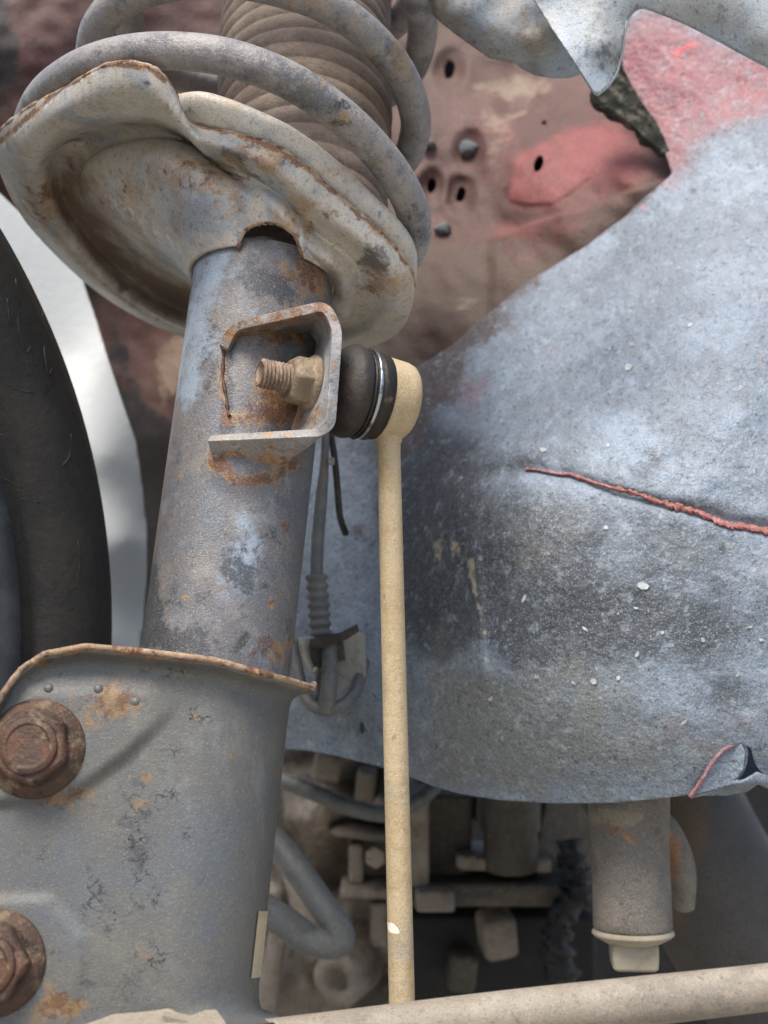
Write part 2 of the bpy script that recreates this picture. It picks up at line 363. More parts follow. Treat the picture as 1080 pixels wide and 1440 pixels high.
M['hose'] = material('grey_rubber_hose', '5b6063', [L('75756e', 50, .45, .64, amt=.7), L('3b3f43', 60, .56, .68, amt=.7)]+grit(.3), rough=.5, bumps=FB)
M['bar'] = material('dusty_suspension_bar', '8a8173', [L('a1998a', 30, .45, .62, amt=.7), L('5f5a54', 24, .5, .66, amt=.7, st=(.5, 1, 1)), L('6c4a35', 60, .64, .72, amt=.6, attr='rust', gain=.3)]+grit(.35), rough=.6, bumps=FB)
M['housing'] = material('grey_housing_steel', '696560', [L('7d776c', 40, .44, .62, amt=.7), L('44423f', 34, .52, .66, amt=.7), L('8f6238', 60, .52, .72, attr='rust', gain=.40, bias=-.2, amt=.8, det=5), L('b07a34', 120, .6, .70, attr='orange', gain=.5, bias=-.3, amt=.8, det=5), L('8e8672', 50, .5, .6, attr='tan', gain=.5, bias=-.25, amt=.8)]+grit(.4), rough=.6, bumps=((1000, 4, .0005), (120, 3, .0012)))
M['plug'] = material('dusty_plug', '9a9282', [L('857b63', 70, .48, .62, amt=.7), L('5d5343', 120, .62, .7, amt=.7)], rough=.75, bumps=FB)
M['darktube'] = material('dark_coated_tube', '403e3c', [L('4f4b46', 30, .45, .65, amt=.6), L('5f4c38', 30, .46, .72, attr='rust', gain=.4, bias=-.15, amt=.8, det=5)]+grit(.35, '202022', '6a675f'), rough=.6, bumps=((1000, 4, .0005),))
M['sticker'] = material('aged_paper_sticker', 'b9ac8e', [L('9d9070', 80, .5, .64, amt=.6), L('6b6150', 500, .62, .7, amt=.5)], rough=.7)
M['sealer'] = material('red_paint_crack', '98605a', [L('b5837c', 200, .46, .6), L('7a3a38', 180, .54, .66), L('b9a090', 400, .62, .7, amt=.6)], rough=.6, bumps=((700, 5, .0012),))
M['fleck'] = material('pale_paint_fleck', 'b2b6b8', [L('85867e', 60, .5, .6, amt=.8)], rough=.5)
M['stone'] = material('grey_rubber_plug', '5f6467', [L('7c8284', 120, .46, .62), L('3b3e40', 150, .58, .68)], rough=.75, bumps=((500, 5, .001),))
M['ground'] = material('worn_concrete', '8f8a80', [L('a39d91', 1.2, .42, .62), L('6b675f', .7, .5, .66, amt=.6), L('59554f', 40, .62, .72, amt=.5)], rough=.9, bumps=((60, 5, .002),))

# ------------------------------------------------------------ ground (below the frame, the car stands on it)
g = mk('ground', gridgeo([[(x, y, 0) for y in np.linspace(-30, 30, 21)] for x in np.linspace(-30, 30, 21)]), M['ground'], origin=V([0, 0, 0]), flip=False)
setp(g, kind='structure')
if g.data.polygons[0].normal.z < 0: g.data.flip_normals()

# ============================================================ CAR BODY
body = thing('car_body', (0.1, .8, 0), 'blue-grey undercoated car body round the wheel arch with patches of bare red paint', 'car')
wall_d = tps([
    (1000, -60, .80), (1180, -60, .80), (900, 60, .80), (1080, 80, .775), (1180, 120, .76), (880, 120, .80),
    (945, 245, .762), (1040, 250, .735), (1180, 300, .705), (850, 335, .765), (760, 390, .77), (690, 440, .775), (620, 500, .785), (560, 540, .79),
    (900, 400, .715), (1040, 420, .675), (1180, 450, .66), (780, 480, .725), (700, 560, .725), (620, 620, .735), (860, 540, .672), (1000, 560, .64), (1150, 600, .628),
    (740, 640, .668), (860, 672, .632), (1000, 715, .613), (1150, 740, .607), (640, 690, .69),
    (560, 700, .735), (480, 640, .775), (400, 640, .79), (440, 760, .765), (520, 820, .735), (590, 800, .70), (660, 790, .664), (720, 760, .640), (880, 740, .622),
    (1000, 765, .610), (1150, 790, .602), (380, 900, .75), (460, 930, .725), (540, 920, .705), (620, 930, .675), (690, 930, .641), (800, 900, .618), (950, 900, .604), (1150, 900, .600),
    (380, 1050, .74), (460, 1060, .72), (560, 1050, .69), (640, 1060, .66), (740, 1060, .632), (850, 1040, .612), (1000, 1030, .600), (1150, 1030, .596), (620, 1120, .672), (760, 1135, .640), (950, 1130, .612), (1150, 1130, .605)])
def lump(seed, sc_, amp):
    r = np.random.default_rng(seed); K = r.normal(size=(14, 2)); K = K/np.linalg.norm(K, axis=1)[:, None]*(2*np.pi/sc_)*r.uniform(.6, 1.6, (14, 1)); ph = r.uniform(0, 6.28, 14)
    return lambda x, y: amp*sum(np.sin(k[0]*x+k[1]*y+p) for k, p in zip(K, ph))/math.sqrt(14)
l1, l2, l3 = lump(1, 110, .0007), lump(2, 40, .00025), lump(3, 15, .00022)
def wdisp(x, y):
    amp = .2+.8*smooth(640, 900, x)*(1-.75*smooth(680, 780, y))
    v = (l1(x, y)+l2(x, y)+l3(x, y))*amp
    # crease under the red line and the thin ridge beside it
    cx = [560, 740, 800, 860, 930, 980, 1030, 1080, 1180]; cy = [672, 660, 668, 690, 708, 720, 735, 742, 760]
    dy = y-np.interp(x, cx, cy); v = v+.0035*np.exp(-(dy/9)**2)*smooth(560, 720, x)
    v = v-.003*np.exp(-((x-668-.06*(y-790))/9)**2)*smooth(700, 780, y)*(1-smooth(930, 990, y))
    v = v+.002*np.exp(-(((x-1025)/34)**2+((y-985)/30)**2)**2)
    return v
wall_poly = [(880, -60), (868, 40), (872, 112), (893, 140), (916, 175), (934, 210), (945, 245), (925, 262), (900, 283), (878, 305), (850, 325), (826, 345), (800, 360), (770, 380), (745, 392), (720, 412), (700, 430),
    (670, 455), (640, 482), (600, 508), (560, 530), (500, 560), (440, 590), (370, 620), (370, 1052), (400, 1053), (435, 1056), (470, 1062), (530, 1077), (575, 1092), (610, 1106), (650, 1117), (700, 1125), (780, 1130), (860, 1129), (930, 1123),
    (975, 1117), (990, 1096), (1005, 1070), (1022, 1052), (1042, 1045), (1056, 1052), (1062, 1075), (1075, 1092), (1100, 1100), (1180, 1105), (1180, -60)]
leaf_hole = [(1053, 1048), (1058, 1060), (1052, 1085), (1040, 1100), (1050, 1103), (1064, 1092)]
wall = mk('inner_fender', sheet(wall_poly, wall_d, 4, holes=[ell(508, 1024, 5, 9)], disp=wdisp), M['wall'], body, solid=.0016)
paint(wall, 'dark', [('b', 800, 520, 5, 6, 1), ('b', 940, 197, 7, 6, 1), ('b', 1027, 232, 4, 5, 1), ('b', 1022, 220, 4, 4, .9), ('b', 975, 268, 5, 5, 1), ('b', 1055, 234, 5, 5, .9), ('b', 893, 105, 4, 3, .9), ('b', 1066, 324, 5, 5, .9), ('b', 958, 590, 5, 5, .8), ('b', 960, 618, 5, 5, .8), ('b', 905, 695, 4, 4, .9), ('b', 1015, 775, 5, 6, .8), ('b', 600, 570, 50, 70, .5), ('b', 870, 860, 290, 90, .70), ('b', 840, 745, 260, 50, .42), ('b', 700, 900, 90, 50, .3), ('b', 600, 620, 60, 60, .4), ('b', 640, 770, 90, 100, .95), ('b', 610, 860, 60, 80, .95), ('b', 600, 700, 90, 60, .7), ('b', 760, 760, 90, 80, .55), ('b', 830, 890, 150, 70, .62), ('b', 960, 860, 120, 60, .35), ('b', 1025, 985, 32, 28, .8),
    ('l', [(600, 690), (740, 652), (820, 650), (900, 668)], 22, .6), ('l', [(960, 705), (1020, 712), (1070, 738)], 12, .8), ('b', 480, 640, 60, 70, .35), ('b', 560, 620, 60, 60, .6), ('b', 700, 640, 100, 40, .45)])  # small spots are marks, broad blobs paint shading into the lower wall
paint(wall, 'brown', [('l', [(690, 440), (620, 500), (575, 560), (560, 610)], 44, 1.0), ('l', [(560, 520), (640, 470), (745, 392)], 30, .95), ('l', [(745, 392), (850, 325), (920, 268)], 10, .7), ('b', 650, 560, 30, 50, .45), ('b', 510, 800, 18, 70, .45), ('b', 508, 900, 10, 60, .5), ('b', 490, 745, 20, 15, .5)])  # mostly dirt, partly shadow painted in where the wall nears the link
paint(wall, 'tan', [('b', 850, 1050, 330, 85, .7), ('b', 480, 1000, 90, 60, .5), ('b', 850, 780, 260, 60, .35), ('b', 680, 990, 80, 60, .65), ('b', 800, 960, 150, 50, .55), ('b', 700, 1070, 120, 50, .35), ('b', 930, 690, 90, 40, .25), ('b', 640, 1020, 40, 90, .4)])  # broad blobs also dull the lower wall, its weaker light painted in
paint(wall, 'chalk', [('l', [(663, 790), (668, 840), (680, 880), (684, 935)], 6, .75), ('l', [(560, 700), (600, 690), (650, 665)], 5, .4), ('l', [(590, 950), (640, 938), (690, 945)], 9, .5), ('b', 610, 765, 55, 42, .42), ('b', 640, 790, 40, 40, .35), ('l', [(655, 960), (672, 1020), (668, 1080)], 9, .45)])
paint(wall, 'red', [('b', 930, 70, 70, 60, 1.2), ('b', 990, 110, 100, 60, .95), ('b', 900, 110, 40, 60, 1.1), ('b', 960, 170, 90, 60, .75), ('b', 1080, 120, 60, 50, .75), ('b', 930, 215, 40, 60, .6), ('b', 660, 560, 40, 50, .3), ('b', 950, 590, 20, 14, .45), ('b', 1070, 510, 14, 30, .5)])
paint(wall, 'scuff', [('l', [(1020, 560), (1030, 600), (1040, 625)], 3, .62), ('l', [(1068, 500), (1076, 540)], 3, .65), ('l', [(948, 583), (956, 595)], 4, .75), ('l', [(1050, 450), (1062, 470)], 3, .6), ('l', [(800, 525), (806, 548)], 3, .55), ('l', [(930, 555), (938, 575)], 3, .55), ('l', [(950, 75), (985, 55)], 7, .8), ('b', 960, 90, 70, 40, .42), ('l', [(940, 258), (905, 290)], 6, .85), ('b', 900, 300, 26, 10, .62), ('b', 885, 325, 16, 8, .5), ('b', 640, 550, 14, 22, .4)])
for nm, poly, col, dd in (('folded_flange', [(972, 1118), (985, 1098), (1002, 1070), (1020, 1052), (1042, 1046), (1048, 1056), (1046, 1080), (1036, 1096), (1020, 1106), (1000, 1112)], 'wall', .004),):
    fl = mk(nm, sheet(poly, lambda x, y: .599+.0*x+.004*smooth(1048, 1020, x), 3), M['wall'], body, solid=.0012)
P = [W(970, 1121, .603), W(985, 1100, .602), W(1002, 1072, .601), W(1020, 1053, .601), (W(1042, 1046, .601)), W(1049, 1056, .602), W(1046, 1078, .603), W(1036, 1094, .604), W(1018, 1106, .605), W(995, 1114, .605), W(970, 1120, .605)]
fe = mk('flange_rim', sweep(P, .0011, 10, n=6), M['wall'], body, label='thin rolled rim with a red-brown outer edge')
paint(fe, 'red', [('l', [(970, 1121), (1002, 1072), (1025, 1052)], 12, 1.3)])
mk('lower_lip', sheet([(1040, 1101), (1056, 1092), (1066, 1086), (1080, 1092), (1180, 1100), (1180, 1118), (1085, 1112), (1066, 1103), (1050, 1114), (1020, 1119), (978, 1119), (1010, 1112)], lambda x, y: .594+0*x+.02*smooth(1100, 1118, y), 3), M['wall'], body, solid=.002)
# added roof back from the fender's lower edge, there to shade the engine bay
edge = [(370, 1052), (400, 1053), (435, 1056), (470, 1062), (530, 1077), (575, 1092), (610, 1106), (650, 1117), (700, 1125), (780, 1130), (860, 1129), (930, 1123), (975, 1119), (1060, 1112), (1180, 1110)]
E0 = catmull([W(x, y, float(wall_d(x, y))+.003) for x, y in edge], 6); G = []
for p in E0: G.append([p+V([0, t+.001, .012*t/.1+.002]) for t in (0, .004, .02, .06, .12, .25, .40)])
mk('added_shade_roof', gridgeo(G), M['black'], body, solid=.002)
# exposed red paint crack across the fender
cx = np.array([738, 770, 800, 830, 860, 895, 930, 960, 980, 1005, 1030, 1060, 1090, 1130]); cy = np.array([659, 663, 669, 680, 689, 697, 708, 716, 720, 731, 738, 742, 747, 752])
xs = np.linspace(738, 1130, 130); G = []
jl = np.cumsum(rng.normal(size=130))*.5; jl -= np.linspace(jl[0], jl[-1], 130)
for i, x in enumerate(xs):
    y = np.interp(x, cx, cy)+np.clip(jl[i], -3, 3); hw = (1.6+3.6*smooth(745, 960, x))*(.55+.8*rng.random())
    row = []
    for t, h in ((-1, .0002), (-.5, .0022), (.1, .0027), (.6, .0018), (1, .0002)):
        yy = y+hw*t+rng.normal()*.4; d = float(wall_d(x, yy)+wdisp(V([x]), V([yy]))[0])-h-.0006
        row.append(W(x+rng.normal()*.4, yy, d))
    G.append(row)
mk('cracked_seam', gridgeo(G), M['sealer'], body, smooth_=False, label='ragged line of exposed red paint where the undercoat has split')
# flecks
gs = []
spec = [(905, 823, 9, 6), (908, 700, 7, 3.5), (852, 742, 4, 3.5), (815, 738, 0, 0), (806, 960, 4, 2), (835, 958, 5, 6), (870, 953, 5, 4), (988, 900, 4, 3), (931, 889, 3, 3), (962, 1016, 6, 2.5), (1053, 882, 5, 2), (1037, 949, 5, 2), (1070, 900, 4, 3), (894, 855, 4, 2), (823, 885, 6, 2), (737, 842, 3, 6), (690, 983, 4, 3), (754, 952, 4, 3), (896, 920, 4, 5), (885, 516, 7, 5), (970, 457, 5, 3), (888, 484, 4, 3), (855, 626, 3, 4), (764, 633, 5, 3)]
for _ in range(80):
    x = rng.uniform(600, 1080); y = rng.uniform(420, 1060); s = rng.uniform(.5, 1.4); spec.append((x, y, s, s*rng.uniform(.4, 1.1)))
for x, y, a, b in spec:
    if a == 0: continue
    an = rng.uniform(-.8, .8); pts = []; n = 7
    for k in range(n):
        t = 2*math.pi*k/n; r = rng.uniform(.6, 1.15); u, v = a*math.cos(t)*r, b*math.sin(t)*r
        xx, yy = x+u*math.cos(an)-v*math.sin(an), y+u*math.sin(an)+v*math.cos(an)
        pts.append(W(xx, yy, float(wall_d(xx, yy)+wdisp(V([xx]), V([yy]))[0])-.0003-.0003*rng.random()))
    gs.append((pts, [tuple(range(n))]))
mk('paint_flecks', merge(*gs), M['fleck'], body, kind='stuff', label='scattered small pale flecks on the undercoat', smooth_=False, solid=.0002)

# red strut tower behind the spring
tower_d = tps([(-80, -80, .86), (60, 60, .86), (-80, 300, .88), (200, 100, .90), (350, 0, .93), (560, -60, .95), (620, 40, .93), (700, 120, .90), (620, 200, .88), (660, 250, .87), (640, 330, .85), (610, 420, .82),
    (780, 130, .88), (850, 120, .865), (920, 200, .80), (950, 245, .785), (850, 335, .785), (760, 250, .82), (700, 430, .79), (560, 540, .80), (740, 330, .81), (250, 400, .90), (130, 450, .93), (250, 550, .88), (180, 700, .95), (240, 900, .97), (400, 600, .83), (420, 850, .86), (100, 900, 1.0), (-80, 700, 1.0), (400, 300, .88), (900, -60, .90), (1000, 60, .88), (1000, 250, .80)])
holes = [ell(632, 98, 7, 14, 10), ell(757, 230, 6.5, 12.5, 18), ell(607, 261, 6, 11, 12), ell(765, 172, 3.6, 4, 0, 12), ell(560, 275, 5, 9), ell(648, 274, 6, 12, 15)]
tl = lump(9, 150, .004); tl2 = lump(10, 45, .0007)
patch = [(712, 262), (716, 282), (740, 288), (775, 287), (800, 272), (830, 250), (846, 215), (852, 190), (800, 185), (740, 225)]
def tdisp(x, y):
    v = tl(x, y)*.8+tl2(x, y)
    for cx_, cy_, r in ((632, 98, 26), (757, 230, 0), (607, 261, 22), (648, 274, 24), (660, 212, 26)):
        if r: q = np.sqrt((x-cx_)**2+((y-cy_)*.75)**2); v = v+.007*np.exp(-(q/(r*.8))**2)-.002*np.exp(-((q-r)/(r*.3))**2)
    C2, d2 = nearest(patch, x, y); i2 = inside(patch, x, y); v = v-.0022*smooth(-3, 3, np.where(i2, d2, -d2))
    q = (y-330)+(x-700)*.33; v = v-.004*smooth(-3, 3, q)*smooth(680, 700, x)
    v = v-.006*smooth(20, -20, (x-700)-(y-180)*-.15)*smooth(430, 330, y)
    return v
tpoly = [(-90, -90), (1010, -90), (1010, 250), (960, 262), (700, 470), (640, 540), (480, 640), (420, 960), (-90, 960)]
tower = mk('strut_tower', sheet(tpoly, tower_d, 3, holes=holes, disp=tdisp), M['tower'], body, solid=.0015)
paint(tower, 'red', [('b', 880, 230, 60, 50, .5), ('p', [(714, 283), (735, 292), (775, 288), (830, 255), (856, 190), (800, 175), (730, 215)], 10, .55), ('p', [(690, 180), (850, 130), (935, 240), (800, 345), (700, 350)], 40, .38), ('b', 690, 200, 40, 60, .4), ('b', 700, 325, 60, 14, .45), ('b', 850, 200, 50, 60, .4), ('b', 620, 300, 60, 60, .2), ('b', 60, 80, 60, 60, .2), ('l', [(712, 280), (740, 290), (780, 284), (826, 256)], 4, .6), ('b', 230, 470, 50, 40, .3)])
paint(tower, 'brown', [('p', [(560, 330), (640, 350), (700, 345), (730, 400), (620, 510), (540, 560)], 34, 1.1), ('l', [(930, 250), (800, 350), (700, 420)], 16, .5), ('b', 620, 250, 60, 80, .3), ('b', 300, 200, 260, 160, .45), ('b', 600, 60, 60, 90, .55), ('b', 470, 500, 90, 120, .8)])  # brown dirt, deepened by some painted shadow at the lower corner near the link
paint(tower, 'tan', [('b', 700, 150, 70, 60, .6), ('b', 690, 250, 30, 60, .5), ('b', 640, 345, 50, 30, .45), ('l', [(648, 274), (649, 275)], 22, .6), ('b', 250, 500, 32, 70, 1.1, 20), ('b', 660, 430, 30, 20, .5), ('b', 740, 120, 60, 20, .5)])
paint(tower, 'black', [('b', 540, 520, 60, 60, .4), ('p', [(-90, 560), (120, 520), (200, 560), (290, 640), (470, 640), (470, 970), (-90, 970)], 30, 1), ('l', [(120, 400), (160, 470), (190, 560)], 30, .55), ('b', 0, 60, 36, 130, .55), ('b', 150, 370, 60, 40, .3)])  # stands in for shade on the deep apron; blob by the link partly dirt
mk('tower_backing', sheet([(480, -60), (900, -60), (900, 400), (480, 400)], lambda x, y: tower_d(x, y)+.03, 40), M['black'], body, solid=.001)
for x, y, a, b, an in ((660, 212, 14, 19, -20), (625, 325, 11, 9, 10), (604, 206, 9, 9, 0), (575, 215, 6, 10, 0)):
    d = float(tower_d(x, y)+tdisp(V([x]), V([y]))[0]); o = W(x, y, d+.002); k = d/F
    def fn(s, t, a=a, b=b): return 0
    ge = lathe(o, (-.25, -1, .1), [(0, a*k), (.004, a*k*.98), (.008, a*k*.8), (.0095, a*k*.4), (.0098, .0001)], 8, fn=lambda s, t, a=a, k=k: (math.sin(3*t+x)*.18+math.sin(2*t+y)*.16)*a*k if s < .009 else 0)
    mk('body_plug', ge, M['stone'], body, smooth_=False, bevel=.0008)
# stained ring round one hole
0 and mk('hole_collar', lathe(W(648, 275, .862), (-.2, -1, .1), [(0, .011), (.002, .0105), (.0025, .0075), (.001, .0065)], 28, closed_ends=False), M['rustedge'], body)

# pale panels at the top right
mk('sealing_strip', sheet([(826, 118), (850, 84), (868, 80), (900, 140), (924, 172), (942, 212), (936, 216), (915, 200), (880, 168), (850, 148)], lambda x, y: .772-.0*x, 3, disp=lambda x, y: lump(4, 30, .0007)(x, y)), M['foam'], body, solid=.01)
pa = tps([(560, -60, .64), (660, -60, .62), (780, -60, .62), (640, 20, .625), (700, 30, .612), (760, 20, .612), (700, 78, .622), (760, 95, .626), (640, 55, .64), (600, 15, .65), (840, 0, .625), (830, 100, .64), (745, 108, .645), (800, 110, .645)])
pap = [(560, -60), (585, -10), (596, 8), (618, 30), (640, 48), (668, 68), (688, 82), (708, 86), (722, 88), (736, 98), (752, 106), (776, 110), (800, 110), (818, 104), (850, 100), (850, -60)]
a_ = mk('upper_bracket', sheet(pap, pa, 4, disp=lambda x, y: .004*np.exp(-((y-88+.25*(x-760))/7)**2)*smooth(690, 740, x)+lump(6, 60, .0005)(x, y)), M['plate'], body, solid=.003)
paint(a_, 'tan', [('b', 690, 30, 140, 90, .9)])
pb = tps([(740, -60, .60), (900, -60, .595), (1180, -60, .585), (800, 40, .597), (850, 60, .592), (838, 131, .592), (900, 0, .595), (880, 30, .60), (868, 90, .600), (960, 10, .592), (1080, 60, .585), (1080, 92, .593), (1180, 120, .585), (1000, 50, .598), (760, 0, .606)])
pbp = [(725, -60), (752, 0), (775, 38), (800, 75), (822, 108), (836, 130), (842, 131), (858, 116), (868, 98), (875, 68), (878, 44), (884, 24), (894, 13), (906, 10), (930, 18), (960, 30), (1000, 50), (1040, 72), (1080, 93), (1180, 142), (1180, -60)]
b_ = mk('pointed_bracket', sheet(pbp, pb, 4, disp=lambda x, y: lump(7, 70, .0002)(x, y)), M['plate'], body, solid=.0015)
paint(b_, 'dark', [('b', 848, 55, 30, 55, 1, -15), ('b', 990, 20, 40, 20, .6), ('b', 1050, 60, 30, 14, .5)])
paint(b_, 'tan', [('l', [(838, 128), (866, 98), (876, 60), (884, 24), (902, 12)], 5, .7), ('b', 870, 90, 20, 50, .2)])
P = [W(x, y, float(pb(x, y))+.0012) for x, y in [(836, 130), (842, 131), (858, 116), (868, 98), (875, 68), (878, 44), (884, 24), (894, 13), (906, 10), (930, 18), (960, 30), (1000, 50), (1080, 93), (1180, 142)]]
mk('bracket_hem', sweep(P, .0010, 8, n=4), M['plate'], body)

# pale outer fender seen through the gap beside the tyre
pd = tps([(-60, 230, .82), (60, 320, .83), (118, 398, .83), (150, 500, .815), (100, 500, .815), (192, 625, .81), (150, 640, .785), (100, 700, .775), (207, 740, .81), (175, 760, .775), (150, 800, .765), (203, 860, .80), (160, 900, .76), (140, 980, .75), (0, 700, .76), (-60, 900, .74)])
mk('outer_fender', sheet([(-90, 200), (0, 272), (60, 330), (112, 372), (120, 405), (137, 455), (152, 505), (172, 565), (192, 622), (200, 680), (207, 745), (207, 800), (203, 865), (190, 960), (100, 1000), (-90, 1000)], pd, 5), M['pale'], body, solid=.003)
# inner bulkhead far behind, closes the engine bay
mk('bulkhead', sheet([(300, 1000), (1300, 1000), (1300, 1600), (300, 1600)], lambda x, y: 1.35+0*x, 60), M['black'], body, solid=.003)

# ============================================================ WHEEL
wc = W(-580, 950, .455); wn = nrm((math.sin(R(43)), -math.cos(R(43)), 0))
wheel = thing('wheel', wc, 'dark tyre and rim curving along the left edge beside the strut', 'wheel')
dE = .70; RT = 742/math.cos(0)/F  # edge radius solved from the outline
wn = nrm((math.sin(R(50)), -math.cos(R(50)), 0)); wc = V([-.342, .40, CZ-.06]); wheel.location = Vector(wc)
RT = .335
prof = dense([(-.20, .25), (-.20, .30), (-.175, .328), (-.12, RT), (-.05, RT), (-.022, .330), (-.008, .317), (-.001, .303), (-.001, .293), (-.004, .284), (-.010, .276), (-.014, .273), (-.012, .270), (-.016, .264)], .004)
def tf(s, t): return 0
ty = mk('tyre', lathe(wc, wn, prof, 180, closed_ends=False), M['tyre'], wheel)
mk('rim', lathe(wc, wn, dense([(-.014, .267), (-.008, .264), (-.014, .256), (-.03, .250), (-.06, .232), (-.10, .168), (-.12, .12), (-.115, .07), (-.09, .06), (-.09, .0005)], .01), 96, closed_ends=False), M['rim'], wheel)
# raised rubber marks on the sidewall
def ridge(r0, r1, a0, a1, h=.0007, wd=.0016):
    u = nrm(V([0, 0, 1.0])); r = np.cross(wn, u); pts = []
    for k in range(9):
        t = k/8; rr = r0+(r1-r0)*t; a = R(a0+(a1-a0)*t)
        s = np.interp(rr, [.25, .285, .315, .330], [-.002, 0, -.008, -.022]); pts.append(wc+wn*(s+h*.2)+(u*math.cos(a)+r*math.sin(a))*rr)
    return sweep(pts, wd*.5, 6, n=2)
for pts in ([(22, 392), (25, 450), (35, 494), (43, 488)], [(60, 440), (62, 490), (68, 526), (73, 518)], [(12, 540), (25, 548), (46, 552)], [(5, 673), (32, 686)], [(78, 670), (103, 679)], [(30, 701), (55, 707)], [(0, 610), (22, 624), (24, 640)],
            [(100, 610), (98, 640), (88, 655)], [(10, 420), (14, 455)], [(110, 760), (112, 800), (104, 830)]):
    P = []
    for x, y in pts:
        d = ray(x, y); off = 0
        for _ in range(8):
            p = CAM+d*((wc+wn*off-CAM).dot(wn)/d.dot(wn)); rr = np.linalg.norm((p-wc)-wn*(p-wc).dot(wn))
            off = np.interp(rr, [.256, .262, .265, .268, .293, .303, .317, .330, .335], [-.016, -.012, -.014, -.010, -.001, -.001, -.008, -.022, -.05])
        P.append(p)
    mk('sidewall_mark', sweep(P, .00035, 6, n=4), M['tyre'], ty)

# ============================================================ STRUT
A = W(305, 915, .55); Bp = W(370, 400, .60); Ua = nrm(Bp-A)
Fv = V([0, -1.0, 0]); Fv = nrm(Fv-Ua*Fv.dot(Ua)); Rv = np.cross(Ua, Fv)
if Rv[0] < 0: Rv = -Rv
def S(s, r, phi): return A+Ua*s+r*(math.cos(R(phi))*Fv+math.sin(R(phi))*Rv)
strut = thing('suspension_strut', A-Ua*.16, 'grey dusty suspension strut with rusty spring seat and bolted lower bracket', 'suspension strut')
RT0 = .0334
# --- tube
def tubefn(s, t):
    ph = t; v = 0
    return v
ge = lathe(A, Ua, dense([(-.02, RT0), (.186, RT0+.0005), (.1875, RT0-.0012), (.1875, .026), (.176, .025)], .0014), 150, up=Fv, closed_ends=False)
vs = ge[0]; q = proj(vs); fr = ((vs-A)@Fv > 0)
rad = (vs-A)-np.outer((vs-A)@Ua, Ua); rad /= np.linalg.norm(rad, axis=1)[:, None]
bump = .0022*np.exp(-(((q[:, 0]-345)/48)**2+((q[:, 1]-655)/34)**2)**2)*fr
vs = vs+rad*bump[:, None]
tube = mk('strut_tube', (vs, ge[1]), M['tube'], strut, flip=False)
paint(tube, 'blue', [('l', [(292, 380), (280, 440), (262, 540)], 26, .95), ('l', [(350, 740), (330, 860)], 22, .7), ('b', 300, 360, 40, 30, .6), ('b', 350, 760, 30, 50, .5)])  # paints the sky's reflection onto the tube, strongest at upper left
paint(tube, 'rust', [('b', 375, 560, 45, 50, .5), ('b', 420, 470, 20, 30, .7), ('b', 440, 385, 50, 40, .95), ('l', [(300, 640), (330, 678), (380, 672), (420, 650)], 10, 1.0), ('b', 352, 652, 60, 30, .35), ('l', [(318, 470), (312, 520), (318, 590)], 7, 1.1), ('b', 400, 560, 30, 40, .8), ('b', 380, 470, 40, 20, .7), ('b', 350, 590, 50, 14, .7), ('b', 380, 910, 60, 26, .7), ('b', 402, 740, 8, 9, 1.1), ('b', 380, 848, 7, 7, 1.1), ('b', 262, 842, 6, 6, 1.0), ('b', 300, 655, 9, 9, 1)])
paint(tube, 'dark', [('b', 380, 400, 40, 30, .9), ('l', [(322, 480), (318, 600)], 8, .9), ('b', 320, 800, 30, 40, .45), ('l', [(212, 800), (206, 900)], 14, .95), ('b', 260, 905, 40, 20, .8), ('l', [(345, 895), (330, 915)], 8, 1.0), ('b', 375, 917, 8, 8, 1.1), ('b', 350, 770, 30, 60, .45), ('b', 300, 500, 25, 60, .4), ('b', 230, 870, 30, 40, .6)])
mk('damper_cap', lathe(A+Ua*.17, Ua, [(0, .0255), (.006, .025), (.008, .012), (.03, .011)], 32), M['black'], strut)

# --- lower sleeve with flared top flange
rs = .0347
sec = []                                      # cross-section: (F coordinate, R coordinate, outward normal F, R)
for ph in np.linspace(190, 0, 90): sec.append((rs*math.cos(R(ph)), rs*math.sin(R(ph)), math.cos(R(ph)), math.sin(R(ph))))
for x in np.linspace(0, .105, 76)[1:]: sec.append((rs+.0005*math.sin(x*30), -x, 1, 0))
topP = [(.0098, .0008), (.0099, -.0004), (.0084, -.0013), (.0060, -.0020), (.0036, -.0030), (.0018, -.0044), (.0008, -.0062), (.0002, -.009), (0, -.016)]
botP = [(0, -.138), (.0004, -.142), (.0016, -.146), (.004, -.1480), (.0095, -.1490), (.0115, -.1500), (.0112, -.152)]
mid = [(0, s) for s in np.linspace(-.016, -.138, 90)[1:-1]]
rows = []
pad1 = [(-300, 800), (420, 800), (262, 985), (180, 1062), (98, 1122), (-300, 1160)]
pad2 = [(-300, 1270), (70, 1262), (120, 1320), (116, 1400), (80, 1460), (-300, 1480)]
DS = []; dlast = -.012
